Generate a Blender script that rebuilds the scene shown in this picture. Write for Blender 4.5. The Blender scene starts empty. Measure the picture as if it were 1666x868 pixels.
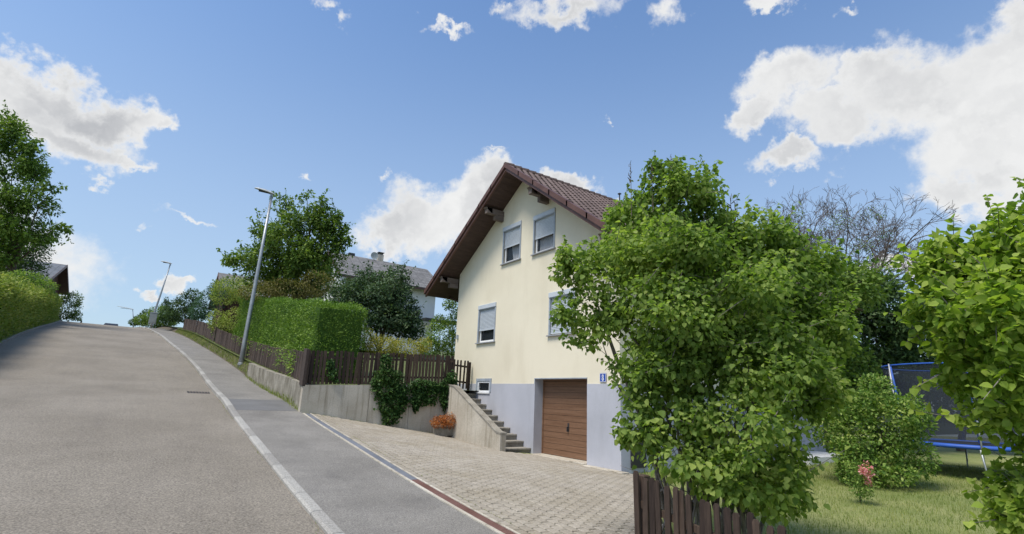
import bpy, bmesh, math, random
import numpy as np
from mathutils import Vector, Matrix
rnd = random.Random(7)
R = math.radians
S = bpy.context.scene
C = S.collection

# ------------------------------------------------------------------ camera
FPX, PITCH, ROLL, YAW = 833.0, R(14.316), R(2.333), R(34.304)
fw = np.array([math.sin(YAW)*math.cos(PITCH), math.cos(YAW)*math.cos(PITCH), math.sin(PITCH)])
_rt = np.array([math.cos(YAW), -math.sin(YAW), 0.0]); _up = np.cross(_rt, fw)
rt = _rt*math.cos(ROLL)+_up*math.sin(ROLL); up = -_rt*math.sin(ROLL)+_up*math.cos(ROLL)
cam_d = bpy.data.cameras.new('camera'); cam = bpy.data.objects.new('camera', cam_d); C.objects.link(cam)
cam_d.sensor_width = 36; cam_d.lens = FPX/1666*36; cam_d.clip_start = 0.05; cam_d.clip_end = 3000
cam.matrix_world = Matrix(((rt[0], up[0], -fw[0], 0), (rt[1], up[1], -fw[1], 0), (rt[2], up[2], -fw[2], 0), (0, 0, 0, 1)))
S.camera = cam
def ray(px, py):
    return fw + rt*((px-833)/FPX) - up*((py-434)/FPX)
def AT(px, py, depth=None, x=None, y=None, z=None):
    r = ray(px, py)
    if depth is not None: k = depth
    elif x is not None: k = x/r[0]
    elif y is not None: k = y/r[1]
    else: k = z/r[2]
    return r*k

# ------------------------------------------------------------------ light
SUN_EL, SUN_AZ = R(62), R(-100)      # azimuth clockwise from +Y (the uphill direction of the road)
S.view_settings.view_transform = 'Standard'; S.view_settings.look = 'None'
S.view_settings.exposure = 0.53; S.view_settings.gamma = 1.0
sd = bpy.data.lights.new('sun', 'SUN'); sd.energy = 2.8; sd.angle = R(22); sd.color = (1.0, 0.93, 0.82)
so = bpy.data.objects.new('sun', sd); C.objects.link(so)
sdir = Vector((math.sin(SUN_AZ)*math.cos(SUN_EL), math.cos(SUN_AZ)*math.cos(SUN_EL), math.sin(SUN_EL)))
so.rotation_euler = sdir.to_track_quat('Z', 'Y').to_euler()

W = bpy.data.worlds.new('World'); S.world = W; W.use_nodes = True
wt = W.node_tree; wt.nodes.clear()
def wn(t, **k):
    n = wt.nodes.new(t)
    for a, b in k.items(): setattr(n, a, b)
    return n
wl = wt.links.new
def build_sky():
    out = wn('ShaderNodeOutputWorld'); bg = wn('ShaderNodeBackground'); bg.inputs['Strength'].default_value = 0.145
    wl(bg.outputs[0], out.inputs[0])
    sky = wn('ShaderNodeTexSky', sky_type='NISHITA'); sky.sun_disc = False
    sky.sun_elevation = SUN_EL; sky.sun_rotation = SUN_AZ; sky.altitude = 500
    sky.air_density = 1.0; sky.dust_density = 1.2; sky.ozone_density = 2.0
    tc = wn('ShaderNodeTexCoord'); d0 = tc.outputs['Generated']
    def noise(vec, sc, det, rough=0.5):
        n = wn('ShaderNodeTexNoise'); n.inputs['Scale'].default_value = sc; n.inputs['Detail'].default_value = det
        n.inputs['Roughness'].default_value = rough; wl(vec, n.inputs['Vector']); return n
    def vm(op, a, b=None, s=None):
        n = wn('ShaderNodeVectorMath', operation=op); wl(a, n.inputs[0])
        if b is not None:
            if hasattr(b, 'is_linked'): wl(b, n.inputs[1])
            else: n.inputs[1].default_value = b
        if s is not None: n.inputs['Scale'].default_value = s
        return n.outputs[0] if op not in ('LENGTH', 'DOT_PRODUCT') else n.outputs['Value']
    def m(op, a, b=None, c=None, clamp=False):
        n = wn('ShaderNodeMath', operation=op); n.use_clamp = clamp
        for i, v in enumerate((a, b, c)):
            if v is None: continue
            if hasattr(v, 'is_linked'): wl(v, n.inputs[i])
            else: n.inputs[i].default_value = v
        return n.outputs[0]
    w1 = noise(d0, 7, 6, 0.6); w2 = noise(d0, 34, 7, 0.62)
    o1 = vm('SCALE', vm('SUBTRACT', w1.outputs['Color'], (.5, .5, .5)), s=0.20)
    o2 = vm('SCALE', vm('SUBTRACT', w2.outputs['Color'], (.5, .5, .5)), s=0.055)
    d = vm('ADD', vm('ADD', d0, o1), o2)
    # clouds of the photograph: direction through a pixel, half width, half height, weight
    blobs = [(5,150,120,70,1),(70,125,85,48,1),(150,175,95,52,1),(215,200,85,38,1),(90,222,120,42,1),(285,228,42,18,.9),(190,262,55,16,.8),(140,284,26,10,.7),
        (700,350,100,58,1),(765,335,75,62,1),(650,372,72,40,1),(820,310,60,40,1),(915,298,48,24,1),(1010,328,34,14,.9),
        (1290,130,90,55,1),(1230,185,58,34,1),(1350,190,90,50,1),(1490,140,110,80,1),(1600,200,130,130,1),(1620,80,110,85,1),(1285,262,72,26,.9),(1575,300,90,50,1),(1660,20,80,60,1),(1420,125,60,40,1),
        (525,12,36,14,.6),(905,12,100,26,.7),(735,42,36,10,.6),(1080,38,36,30,.6),(1258,8,52,18,.9),(1392,6,34,12,.7),(812,10,30,14,.5),
        (1470,440,60,22,1),(1400,452,50,18,.9),(290,350,50,8,.5),(258,386,26,10,.6),(300,474,32,16,1),(240,492,26,9,.8),(603,295,15,13,.55),(505,282,20,6,.5),(180,405,11,6,.5),(970,178,9,10,.5),(815,268,24,6,.5)]
    items = []
    for px, py, rx, ry, w in blobs:
        c = Vector(ray(px, py)); L = c.length; c.normalize()
        k = L*1.18
        items.append((c, rx/833/k*1.45, ry/833/k*1.5, w))
    q = random.Random(5)
    for i in range(22):                                   # the same kind of sky goes on outside the frame
        az = q.uniform(0, 2*math.pi); el = R(q.choice([6, 10, 16, 24, 35, 50]) + q.uniform(-2, 4))
        c = Vector((math.sin(az)*math.cos(el), math.cos(az)*math.cos(el), math.sin(el)))
        cc = np.array(c)
        if cc@fw > 0.35 and abs(cc@rt/(cc@fw)) < 1.15 and abs(cc@up/(cc@fw)) < 0.7: continue
        r = q.uniform(.10, .26); items.append((c, r, r*q.uniform(.4, .6), 1))
    best = None
    for c, ra, rb, w in items:
        z = c; x = Vector((0, 0, 1)).cross(z).normalized(); y = z.cross(x)
        e = Matrix((x, y, z)).transposed().to_euler('XYZ')
        mp = wn('ShaderNodeMapping', vector_type='TEXTURE')
        mp.inputs['Location'].default_value = c; mp.inputs['Rotation'].default_value = e
        mp.inputs['Scale'].default_value = (ra, rb, max(ra, rb))
        wl(d, mp.inputs['Vector'])
        ln = vm('LENGTH', mp.outputs[0])
        v = m('MULTIPLY_ADD', ln, -w, w)
        best = v if best is None else m('SMOOTH_MAX', best, v, 0.12) if w == 1 else m('MAXIMUM', best, v)
    mask = wn('ShaderNodeMapRange', interpolation_type='SMOOTHSTEP')
    fine = noise(d0, 60, 6, .65)
    mm = m('ADD', best, m('MULTIPLY_ADD', fine.outputs['Fac'], .28, -.14))
    wl(mm, mask.inputs[0]); mask.inputs[1].default_value = 0.10; mask.inputs[2].default_value = 0.52
    # brightness inside the clouds: grey bellies, white rims
    n3 = noise(d, 6, 4, .5)
    g = m('MULTIPLY_ADD', n3.outputs['Fac'], 1.5, -.45, clamp=True)
    inner = wn('ShaderNodeMapRange', interpolation_type='SMOOTHSTEP'); wl(best, inner.inputs[0])
    inner.inputs[1].default_value = .22; inner.inputs[2].default_value = .80
    gg = m('MULTIPLY', g, inner.outputs[0])
    ramp = wn('ShaderNodeValToRGB'); wl(gg, ramp.inputs[0])
    ramp.color_ramp.elements[0].color = (4.35, 4.35, 4.3, 1); ramp.color_ramp.elements[1].color = (2.2, 2.25, 2.36, 1)
    ramp.color_ramp.elements[1].position = .75
    # the blue between the clouds: deep overhead, pale and milky low down
    sep = wn('ShaderNodeSeparateXYZ'); wl(d0, sep.inputs[0])
    hz = wn('ShaderNodeMapRange', interpolation_type='SMOOTHSTEP'); wl(sep.outputs['Z'], hz.inputs[0])
    hz.inputs[1].default_value = 0.02; hz.inputs[2].default_value = 0.75; hz.inputs[3].default_value = 1; hz.inputs[4].default_value = 0
    veil = wn('ShaderNodeMix', data_type='RGBA'); wl(hz.outputs[0], veil.inputs[0])
    tint = wn('ShaderNodeMix', data_type='RGBA', blend_type='MULTIPLY'); tint.inputs[0].default_value = 1
    wl(sky.outputs[0], tint.inputs[6]); tint.inputs[7].default_value = SKY_TINT
    hzc = m('MULTIPLY', hz.outputs[0], SKY_VEIL); wl(hzc, veil.inputs[0])
    wl(tint.outputs[2], veil.inputs[6]); veil.inputs[7].default_value = (2.3, 2.8, 3.3, 1)
    mix = wn('ShaderNodeMix', data_type='RGBA')
    wl(m('MULTIPLY', mask.outputs[0], .97), mix.inputs[0]); wl(veil.outputs[2], mix.inputs[6]); wl(ramp.outputs[0], mix.inputs[7])
    wl(mix.outputs[2], bg.inputs['Color'])
SKY_TINT = (.84, .97, 1.06, 1); SKY_VEIL = 0.7
build_sky()

# ------------------------------------------------------------------ helpers
def tag(o, label=None, cat=None, group=None, kind=None):
    if label: o['label'] = label
    if cat: o['category'] = cat
    if group: o['group'] = group
    if kind: o['kind'] = kind
    return o
def empty(name, loc, label, cat, group=None):
    o = bpy.data.objects.new(name, None); C.objects.link(o); o.location = loc; o.empty_display_size = .2
    return tag(o, label, cat, group)
def link(name, me, parent=None):
    o = bpy.data.objects.new(name, me); C.objects.link(o)
    if parent is not None:
        o.parent = parent
    return o
class MB:
    def __init__(s): s.v = []; s.f = []; s.sm = False; s.mi = []
    def face(s, pts, mi=0):
        n = len(s.v); s.v += [tuple(map(float, p)) for p in pts]; s.f.append(tuple(range(n, n+len(pts)))); s.mi.append(mi)
    def grid(s, P):           # P[i][j] points
        n = len(s.v); a = len(P); b = len(P[0])
        for r in P: s.v += [tuple(map(float, p)) for p in r]
        for i in range(a-1):
            for j in range(b-1):
                k = n+i*b+j; s.f.append((k, k+b, k+b+1, k+1)); s.mi.append(0)
    def hexa(s, p, mi=0):     # p: 8 points, bottom ring 0-3, top ring 4-7 (same order)
        n = len(s.v); s.v += [tuple(map(float, q)) for q in p]
        for f in ((3, 2, 1, 0), (4, 5, 6, 7), (0, 1, 5, 4), (1, 2, 6, 5), (2, 3, 7, 6), (3, 0, 4, 7)):
            s.f.append(tuple(n+i for i in f)); s.mi.append(mi)
    def box(s, x0, x1, y0, y1, z0, z1, c=0, mi=0):
        if c <= 0:
            s.hexa([(x0, y0, z0), (x1, y0, z0), (x1, y1, z0), (x0, y1, z0), (x0, y0, z1), (x1, y0, z1), (x1, y1, z1), (x0, y1, z1)], mi)
        else:                 # chamfered top edges
            n = len(s.v)
            s.v += [(x0, y0, z0), (x1, y0, z0), (x1, y1, z0), (x0, y1, z0), (x0, y0, z1-c), (x1, y0, z1-c), (x1, y1, z1-c), (x0, y1, z1-c),
                    (x0+c, y0+c, z1), (x1-c, y0+c, z1), (x1-c, y1-c, z1), (x0+c, y1-c, z1)]
            for f in ((3, 2, 1, 0), (0, 1, 5, 4), (1, 2, 6, 5), (2, 3, 7, 6), (3, 0, 4, 7), (4, 5, 9, 8), (5, 6, 10, 9), (6, 7, 11, 10), (7, 4, 8, 11), (8, 9, 10, 11)):
                s.f.append(tuple(n+i for i in f)); s.mi.append(mi)
    def tube(s, pts, rad, n=6, cap=True):
        pts = [Vector(p) for p in pts]; base = len(s.v); prev = None
        for i, p in enumerate(pts):
            t = (pts[min(i+1, len(pts)-1)]-pts[max(i-1, 0)])
            if t.length < 1e-6: t = Vector((0, 0, 1))
            t.normalize()
            a = Vector((1, 0, 0)) if abs(t.x) < .8 else Vector((0, 1, 0))
            if prev is not None: a = prev
            u = (a-t*a.dot(t)).normalized(); w = t.cross(u); prev = u
            r = rad[i] if hasattr(rad, '__len__') else rad
            for k in range(n):
                th = 2*math.pi*k/n; q = p+(u*math.cos(th)+w*math.sin(th))*r; s.v.append(tuple(q))
        for i in range(len(pts)-1):
            for k in range(n):
                a = base+i*n+k; b = base+i*n+(k+1) % n; s.f.append((a, b, b+n, a+n)); s.mi.append(0)
        if cap:
            s.f.append(tuple(base+k for k in reversed(range(n)))); s.mi.append(0)
            e = base+(len(pts)-1)*n; s.f.append(tuple(e+k for k in range(n))); s.mi.append(0)
    def lathe(s, prof, c=(0, 0, 0), n=16):
        base = len(s.v)
        for r, z in prof:
            for k in range(n):
                th = 2*math.pi*k/n; s.v.append((c[0]+r*math.cos(th), c[1]+r*math.sin(th), c[2]+z))
        for i in range(len(prof)-1):
            for k in range(n):
                a = base+i*n+k; b = base+i*n+(k+1) % n; s.f.append((a, b, b+n, a+n)); s.mi.append(0)
    def mesh(s, name, mat, smooth=False):
        me = bpy.data.meshes.new(name); me.from_pydata(s.v, [], s.f)
        for m_ in (mat if isinstance(mat, (list, tuple)) else [mat]): me.materials.append(m_)
        if isinstance(mat, (list, tuple)): me.polygons.foreach_set('material_index', s.mi)
        if smooth: me.polygons.foreach_set('use_smooth', [True]*len(me.polygons))
        me.update(); return me
    def build(s, name, mat, parent=None, smooth=False, off=None):
        if off is not None: s.v = [(x-off[0], y-off[1], z-off[2]) for x, y, z in s.v]
        return link(name, s.mesh(name, mat, smooth), parent)
def lerp(a, b, t): return a+(b-a)*t
def tab(T):
    xs = np.array([t[0] for t in T], float); ys = np.array([t[1] for t in T], float)
    m = np.gradient(ys, xs)
    def f(x):
        x = float(x)
        if x <= xs[0]: return ys[0]+m[0]*(x-xs[0])
        if x >= xs[-1]: return ys[-1]+m[-1]*(x-xs[-1])
        i = int(np.searchsorted(xs, x)-1); i = max(i, 0); h = xs[i+1]-xs[i]; t = (x-xs[i])/h
        return (2*t**3-3*t*t+1)*ys[i]+(t**3-2*t*t+t)*h*m[i]+(-2*t**3+3*t*t)*ys[i+1]+(t**3-t*t)*h*m[i+1]
    return f

# ------------------------------------------------------------------ materials
def mat(name):
    m = bpy.data.materials.new(name); m.use_nodes = True; nt = m.node_tree
    b = nt.nodes['Principled BSDF']; b.inputs['Roughness'].default_value = .8
    try: b.inputs['Specular IOR Level'].default_value = .3
    except Exception: pass
    return m, nt, b
def nnode(nt, t, **k):
    n = nt.nodes.new(t)
    for a, b in k.items(): setattr(n, a, b)
    return n
def noise_n(nt, sc, det=4, rough=.5, co='Object', stretch=None):
    tc = nnode(nt, 'ShaderNodeTexCoord'); n = nnode(nt, 'ShaderNodeTexNoise')
    n.inputs['Scale'].default_value = sc; n.inputs['Detail'].default_value = det; n.inputs['Roughness'].default_value = rough
    if co == 'World':
        g = nnode(nt, 'ShaderNodeNewGeometry'); src = g.outputs['Position']
    else: src = tc.outputs[co]
    if stretch:
        mp = nnode(nt, 'ShaderNodeMapping'); mp.inputs['Scale'].default_value = stretch
        nt.links.new(src, mp.inputs['Vector']); src = mp.outputs[0]
    nt.links.new(src, n.inputs['Vector']); return n
def ramp_n(nt, src, stops):
    r = nnode(nt, 'ShaderNodeValToRGB'); nt.links.new(src, r.inputs[0])
    e = r.color_ramp.elements
    while len(e) < len(stops): e.new(.5)
    for i, (p, c) in enumerate(stops): e[i].position = p; e[i].color = (*c, 1)
    return r.outputs[0]
def mixc(nt, a, b, fac, mode='MIX'):
    n = nnode(nt, 'ShaderNodeMix', data_type='RGBA', blend_type=mode)
    for i, v in ((0, fac), (6, a), (7, b)):
        if hasattr(v, 'is_linked'): nt.links.new(v, n.inputs[i])
        elif i == 0: n.inputs[0].default_value = v
        else: n.inputs[i].default_value = (*v, 1) if len(v) == 3 else v
    return n.outputs[2]
def bump(nt, b, src, st, dist=.02):
    n = nnode(nt, 'ShaderNodeBump'); n.inputs['Strength'].default_value = st; n.inputs['Distance'].default_value = dist
    nt.links.new(src, n.inputs['Height']); nt.links.new(n.outputs[0], b.inputs['Normal'])
def surf(name, c1, c2, sc=3, fine=60, fine_amt=.25, bmp=.3, bd=.01, rough=.85, mid=(.35, .65), co='World', stretch=None, stains=None):
    """Two colours mixed by a broad noise, a fine grain on top, relief from the grain."""
    m, nt, b = mat(name); b.inputs['Roughness'].default_value = rough
    n1 = noise_n(nt, sc, 6, .6, co, stretch); n2 = noise_n(nt, fine, 4, .7, co, stretch)
    c = ramp_n(nt, n1.outputs['Fac'], [(mid[0], c1), (mid[1], c2)])
    g = ramp_n(nt, n2.outputs['Fac'], [(.3, (1-fine_amt,)*3), (.7, (1+fine_amt*.6,)*3)])
    c = mixc(nt, c, g, 1.0, 'MULTIPLY')
    if stains:
        n3 = noise_n(nt, stains[0], 5, .6, co, stains[2] if len(stains) > 2 else None)
        f = ramp_n(nt, n3.outputs['Fac'], [(.5, (0, 0, 0)), (.72, (1, 1, 1))])
        c = mixc(nt, c, mixc(nt, c, stains[1], 1, 'MULTIPLY'), f)
    nt.links.new(c, b.inputs['Base Color'])
    if bmp: bump(nt, b, n2.outputs['Fac'], bmp, bd)
    return m
def per_piece(name, c1, c2, fine=50, amt=.3, bmp=.4, bd=.005, rough=.85, stretch=None, broad=None):
    """Colour varies from object to object / tint attribute to tint attribute."""
    m, nt, b = mat(name); b.inputs['Roughness'].default_value = rough
    oi = nnode(nt, 'ShaderNodeObjectInfo'); at = nnode(nt, 'ShaderNodeAttribute'); at.attribute_name = 'tint'
    ad = nnode(nt, 'ShaderNodeMath', operation='ADD'); nt.links.new(oi.outputs['Random'], ad.inputs[0]); nt.links.new(at.outputs['Fac'], ad.inputs[1])
    fr = nnode(nt, 'ShaderNodeMath', operation='FRACT'); nt.links.new(ad.outputs[0], fr.inputs[0])
    c = ramp_n(nt, fr.outputs[0], [(0, c1), (1, c2)])
    n2 = noise_n(nt, fine, 5, .65, 'World', stretch)
    g = ramp_n(nt, n2.outputs['Fac'], [(.3, (1-amt,)*3), (.7, (1+amt*.6,)*3)])
    c = mixc(nt, c, g, 1.0, 'MULTIPLY')
    if broad:
        n3 = noise_n(nt, broad[0], 5, .65, 'World'); f = ramp_n(nt, n3.outputs['Fac'], [(.42, (0, 0, 0)), (.68, (1, 1, 1))])
        c = mixc(nt, c, mixc(nt, c, broad[1], 1, 'MULTIPLY'), f)
    nt.links.new(c, b.inputs['Base Color'])
    if bmp: bump(nt, b, n2.outputs['Fac'], bmp, bd)
    return m
def plain(name, col, rough=.5, metal=0, amt=.12, sc=20):
    m = surf(name, tuple(v*(1-amt) for v in col), tuple(min(1, v*(1+amt)) for v in col), sc=sc*.2, fine=sc*4, fine_amt=amt*.6, bmp=.05, rough=rough)
    m.node_tree.nodes['Principled BSDF'].inputs['Metallic'].default_value = metal
    return m
def leafmat(name, dark, midc, light, trans=.35, rough=.55, big=.8):
    """Leaf colour per leaf ('tint') and per part of the crown (a broad noise); light passes through the blade."""
    m, nt, b = mat(name); b.inputs['Roughness'].default_value = rough; b.inputs['Specular IOR Level'].default_value = .18
    at = nnode(nt, 'ShaderNodeAttribute'); at.attribute_name = 'tint'
    n = noise_n(nt, big, 3, .6, 'World')
    a = nnode(nt, 'ShaderNodeMath', operation='MULTIPLY_ADD'); nt.links.new(n.outputs['Fac'], a.inputs[0]); a.inputs[1].default_value = 1.3; a.inputs[2].default_value = -.68
    s = nnode(nt, 'ShaderNodeMath', operation='ADD'); nt.links.new(at.outputs['Fac'], s.inputs[0]); nt.links.new(a.outputs[0], s.inputs[1])
    c = ramp_n(nt, s.outputs[0], [(0.05, dark), (.45, midc), (.97, light)])
    nt.links.new(c, b.inputs['Base Color'])
    tr = nnode(nt, 'ShaderNodeBsdfTranslucent'); tc = mixc(nt, c, (1.0, 1.15, .45), 1, 'MULTIPLY')
    nt.links.new(tc, tr.inputs['Color'])
    mx = nnode(nt, 'ShaderNodeMixShader'); mx.inputs[0].default_value = trans
    out = nt.nodes['Material Output']
    nt.links.new(b.outputs[0], mx.inputs[1]); nt.links.new(tr.outputs[0], mx.inputs[2]); nt.links.new(mx.outputs[0], out.inputs[0])
    return m
M = {}
M['asphalt_road'] = surf('asphalt_road', (.222, .194, .154), (.280, .247, .200), sc=.35, fine=36, fine_amt=.68, bmp=.9, bd=.012, stains=(1.5, (.90, .90, .91), (1, .07, 1)))
M['asphalt_walk'] = surf('asphalt_walk', (.205, .192, .171), (.262, .246, .220), sc=.7, fine=50, fine_amt=.62, bmp=.5, bd=.006, stains=(.9, (.85, .85, .86)))
M['asphalt_patch'] = surf('asphalt_patch', (.14, .138, .135), (.17, .168, .165), sc=1.5, fine=90, fine_amt=.25, bmp=.5, bd=.005)
M['granite'] = per_piece('granite', (.28, .265, .24), (.40, .385, .35), fine=45, amt=.5)
M['paver'] = per_piece('paver', (.325, .288, .235), (.385, .345, .285), fine=30, amt=.24, broad=(.9, (.84, .82, .76)))
M['joint'] = surf('joint', (.03, .032, .018), (.05, .055, .026), sc=2, fine=60, fine_amt=.4)
M['drain_steel'] = surf('drain_steel', (.13, .14, .16), (.19, .20, .225), sc=1, fine=60, fine_amt=.2, rough=.6)
M['drain_rust'] = surf('drain_rust', (.12, .055, .04), (.17, .09, .075), sc=2, fine=50, fine_amt=.35, rough=.8)
M['soil'] = surf('soil', (.09, .075, .05), (.14, .12, .085), sc=2, fine=30, fine_amt=.4, bmp=.8, bd=.03)
M['lawn'] = surf('lawn', (.17, .21, .06), (.28, .29, .11), sc=.55, fine=22, fine_amt=.35, bmp=.8, bd=.03)
M['meadow'] = surf('meadow', (.07, .10, .03), (.13, .15, .055), sc=.2, fine=8, fine_amt=.35)
M['stucco'] = surf('stucco', (.72, .655, .505), (.78, .715, .56), sc=.5, fine=60, fine_amt=.10, bmp=.35, bd=.008, rough=.92, stains=(1.1, (.91, .90, .88), (1, 1, .22)))
M['plinth'] = surf('plinth', (.42, .43, .475), (.47, .48, .53), sc=.9, fine=60, fine_amt=.10, bmp=.3, bd=.008, rough=.9, stains=(.8, (.86, .86, .85), (1, 1, .3)))
M['white_wall'] = surf('white_wall', (.66, .66, .64), (.74, .74, .72), sc=.6, fine=40, fine_amt=.08, rough=.9)
M['concrete'] = surf('concrete', (.42, .375, .30), (.56, .515, .435), sc=.8, fine=30, fine_amt=.22, bmp=.4, bd=.01, stains=(5.5, (.52, .50, .45), (1, 1, .06)))
M['step_stone'] = surf('step_stone', (.22, .20, .165), (.36, .335, .285), sc=3, fine=45, fine_amt=.4, bmp=.8, bd=.015)
M['window_grey'] = plain('window_grey', (.33, .37, .42), .45)
M['sill_stone'] = plain('sill_stone', (.30, .31, .33), .6)
M['shutter'] = plain('shutter', (.50, .54, .58), .45, amt=.05)
M['pvc'] = plain('pvc', (.74, .75, .76), .35, amt=.04)
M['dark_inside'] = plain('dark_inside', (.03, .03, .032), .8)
M['curtain'] = surf('curtain', (.62, .63, .66), (.75, .76, .78), sc=4, fine=20, stretch=(1, 3, .3), bmp=0)
def glass(name, tint, alpha):
    m, nt, b = mat(name); b.inputs['Base Color'].default_value = (*tint, 1); b.inputs['Roughness'].default_value = .04
    b.inputs['IOR'].default_value = 1.5; b.inputs['Specular IOR Level'].default_value = .6; b.inputs['Alpha'].default_value = alpha
    return m
M['glass'] = glass('glass', (.05, .06, .07), .22)
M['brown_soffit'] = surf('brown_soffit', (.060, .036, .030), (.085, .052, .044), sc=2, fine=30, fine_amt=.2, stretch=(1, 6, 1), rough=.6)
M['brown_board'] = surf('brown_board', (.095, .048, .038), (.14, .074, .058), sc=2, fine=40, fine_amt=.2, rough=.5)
M['gutter'] = plain('gutter', (.085, .05, .042), .4)
M['beam_wood'] = surf('beam_wood', (.13, .10, .085), (.21, .17, .15), sc=3, fine=30, fine_amt=.25, stretch=(.3, 3, 3))
M['roof_tile'] = per_piece('roof_tile', (.105, .072, .062), (.17, .122, .108), fine=14, amt=.3, rough=.7)
M['grey_tile'] = per_piece('grey_tile', (.17, .165, .16), (.25, .24, .235), fine=6, amt=.25, rough=.8)
M['slate'] = per_piece('slate', (.19, .20, .215), (.27, .28, .30), fine=4, amt=.2, rough=.6)
M['barn_wood'] = surf('barn_wood', (.045, .020, .016), (.085, .038, .03), sc=2, fine=12, fine_amt=.3, stretch=(1, 4, .5))
M['garage_wood'] = surf('garage_wood', (.16, .085, .048), (.23, .13, .078), sc=1.2, fine=18, fine_amt=.28, bmp=.15, bd=.003, rough=.5, co='Object', stretch=(1, .35, 7))
M['fence_dark'] = per_piece('fence_dark', (.028, .018, .014), (.085, .058, .042), fine=18, amt=.45, stretch=(3, 3, .35), rough=.75)
M['fence_grey'] = per_piece('fence_grey', (.05, .036, .030), (.12, .088, .072), fine=14, amt=.4, stretch=(3, 3, .4), rough=.85)
M['galv'] = plain('galv', (.36, .38, .39), .45, .5)
M['lamp_head'] = plain('lamp_head', (.55, .57, .58), .4)
M['dark_metal'] = plain('dark_metal', (.05, .05, .052), .45, .3)
M['bark'] = surf('bark', (.075, .06, .045), (.16, .13, .10), sc=4, fine=25, fine_amt=.4, bmp=.8, bd=.02)
M['bark_grey'] = surf('bark_grey', (.13, .115, .10), (.24, .215, .19), sc=4, fine=30, fine_amt=.35, bmp=.6, bd=.01)
M['bark_bare'] = surf('bark_bare', (.09, .075, .065), (.15, .125, .11), sc=4, fine=30, fine_amt=.3, bmp=0)
M['grate_iron'] = plain('grate_iron', (.14, .11, .09), .7)
M['old_concrete'] = surf('old_concrete', (.20, .18, .14), (.36, .335, .28), sc=1.6, fine=25, fine_amt=.35, bmp=.6, bd=.015, stains=(4, (.5, .5, .42), (1, 1, .2)))
M['white_paint'] = plain('white_paint', (.8, .8, .8), .4, amt=.03)
M['sign_blue'] = plain('sign_blue', (.02, .07, .36), .35, amt=.05)
M['blue_pad'] = plain('blue_pad', (.03, .10, .42), .45, amt=.1)
M['black_mat'] = plain('black_mat', (.02, .022, .025), .7)
M['car_paint'] = plain('car_paint', (.03, .035, .05), .25)
M['utility_grey'] = plain('utility_grey', (.36, .38, .36), .6)
M['leaf_lilac'] = leafmat('leaf_lilac', (.095, .16, .034), (.22, .325, .072), (.42, .50, .14), .55)
M['leaf_lime'] = leafmat('leaf_lime', (.13, .22, .028), (.30, .41, .062), (.52, .60, .15), .5)
M['leaf_dark'] = leafmat('leaf_dark', (.022, .050, .018), (.060, .115, .042), (.13, .19, .075), .25)
M['leaf_tree'] = leafmat('leaf_tree', (.05, .10, .018), (.135, .225, .042), (.29, .37, .08), .35)
M['leaf_fruit'] = leafmat('leaf_fruit', (.024, .055, .024), (.065, .12, .055), (.19, .25, .13), .25)
M['leaf_hedge'] = leafmat('leaf_hedge', (.065, .135, .020), (.135, .235, .036), (.24, .345, .065), .30, big=1.2)
M['leaf_wildhedge'] = leafmat('leaf_wildhedge', (.14, .20, .035), (.28, .36, .07), (.46, .44, .13), .3, big=.6)
M['leaf_bush'] = leafmat('leaf_bush', (.07, .14, .026), (.19, .31, .06), (.40, .45, .13), .35, big=1.4)
M['leaf_ivy'] = leafmat('leaf_ivy', (.016, .048, .012), (.04, .095, .022), (.10, .17, .04), .25)
M['leaf_yellow'] = leafmat('leaf_yellow', (.11, .15, .025), (.27, .27, .05), (.50, .44, .10), .3, big=2)
M['leaf_olive'] = leafmat('leaf_olive', (.09, .09, .025), (.16, .15, .045), (.24, .20, .07), .3, big=.7)
M['leaf_blue'] = leafmat('leaf_blue', (.03, .075, .04), (.06, .13, .07), (.11, .20, .11), .2)
M['petal_orange'] = leafmat('petal_orange', (.20, .055, .012), (.42, .13, .035), (.55, .25, .08), .3, big=5)
M['petal_red'] = leafmat('petal_red', (.62, .16, .19), (.80, .30, .34), (.88, .52, .52), .3, big=5)
M['grass_blade'] = leafmat('grass_blade', (.12, .18, .035), (.24, .29, .075), (.38, .38, .14), .3, big=.8)
def net_mat():
    m, nt, b = mat('mesh_net'); b.inputs['Base Color'].default_value = (.035, .042, .055, 1); b.inputs['Alpha'].default_value = .62
    return m
M['net'] = net_mat()

# ------------------------------------------------------------------ terrain profile (y runs up the road, x to the right of it)
zwalk = tab([(-300, -18), (-60, -4.6), (-15, -2.75), (0, -2.12), (3.5, -1.95), (7, -1.74), (10, -1.5), (13, -1.22), (17.6, -.77), (20, -.48), (24, -.16), (28, .25), (32, .82), (37, 1.56),
    (43, 2.45), (50, 3.42), (63, 5.02), (74, 6.28), (79, 6.72), (85, 6.95), (95, 6.6), (120, 4.4), (160, 0), (300, -16), (900, -60)])
kx = tab([(-300, 2.4), (-15, 2.4), (20, 2.4), (24, 2.42), (28, 2.38), (32, 2.25), (37, 1.94), (47, 1.10), (63, -.03), (75, -1.3), (90, -3.5), (130, -12), (300, -60)])
def kh(y): return .055 if y < 16.5 else lerp(.055, .125, min(1, (y-16.5)/2.5))
def zroad(y): return zwalk(y)-kh(y)
def wxr(y): return kx(y)+lerp(1.85, 1.80, min(1, max(0, (y-20)/20)))      # right edge of the pavement
lx = tab([(-300, -5.6), (0, -5.6), (20, -5.9), (38.5, -6.8), (45, -7.2), (53, -7.6), (70, -8.5), (85, -10), (130, -19), (300, -68)])
zr_house = tab([(-60, -2.9), (-20, -2.35), (0, -2.02), (6, -1.93), (10, -1.86), (14, -1.79), (18, -1.68)])
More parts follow.
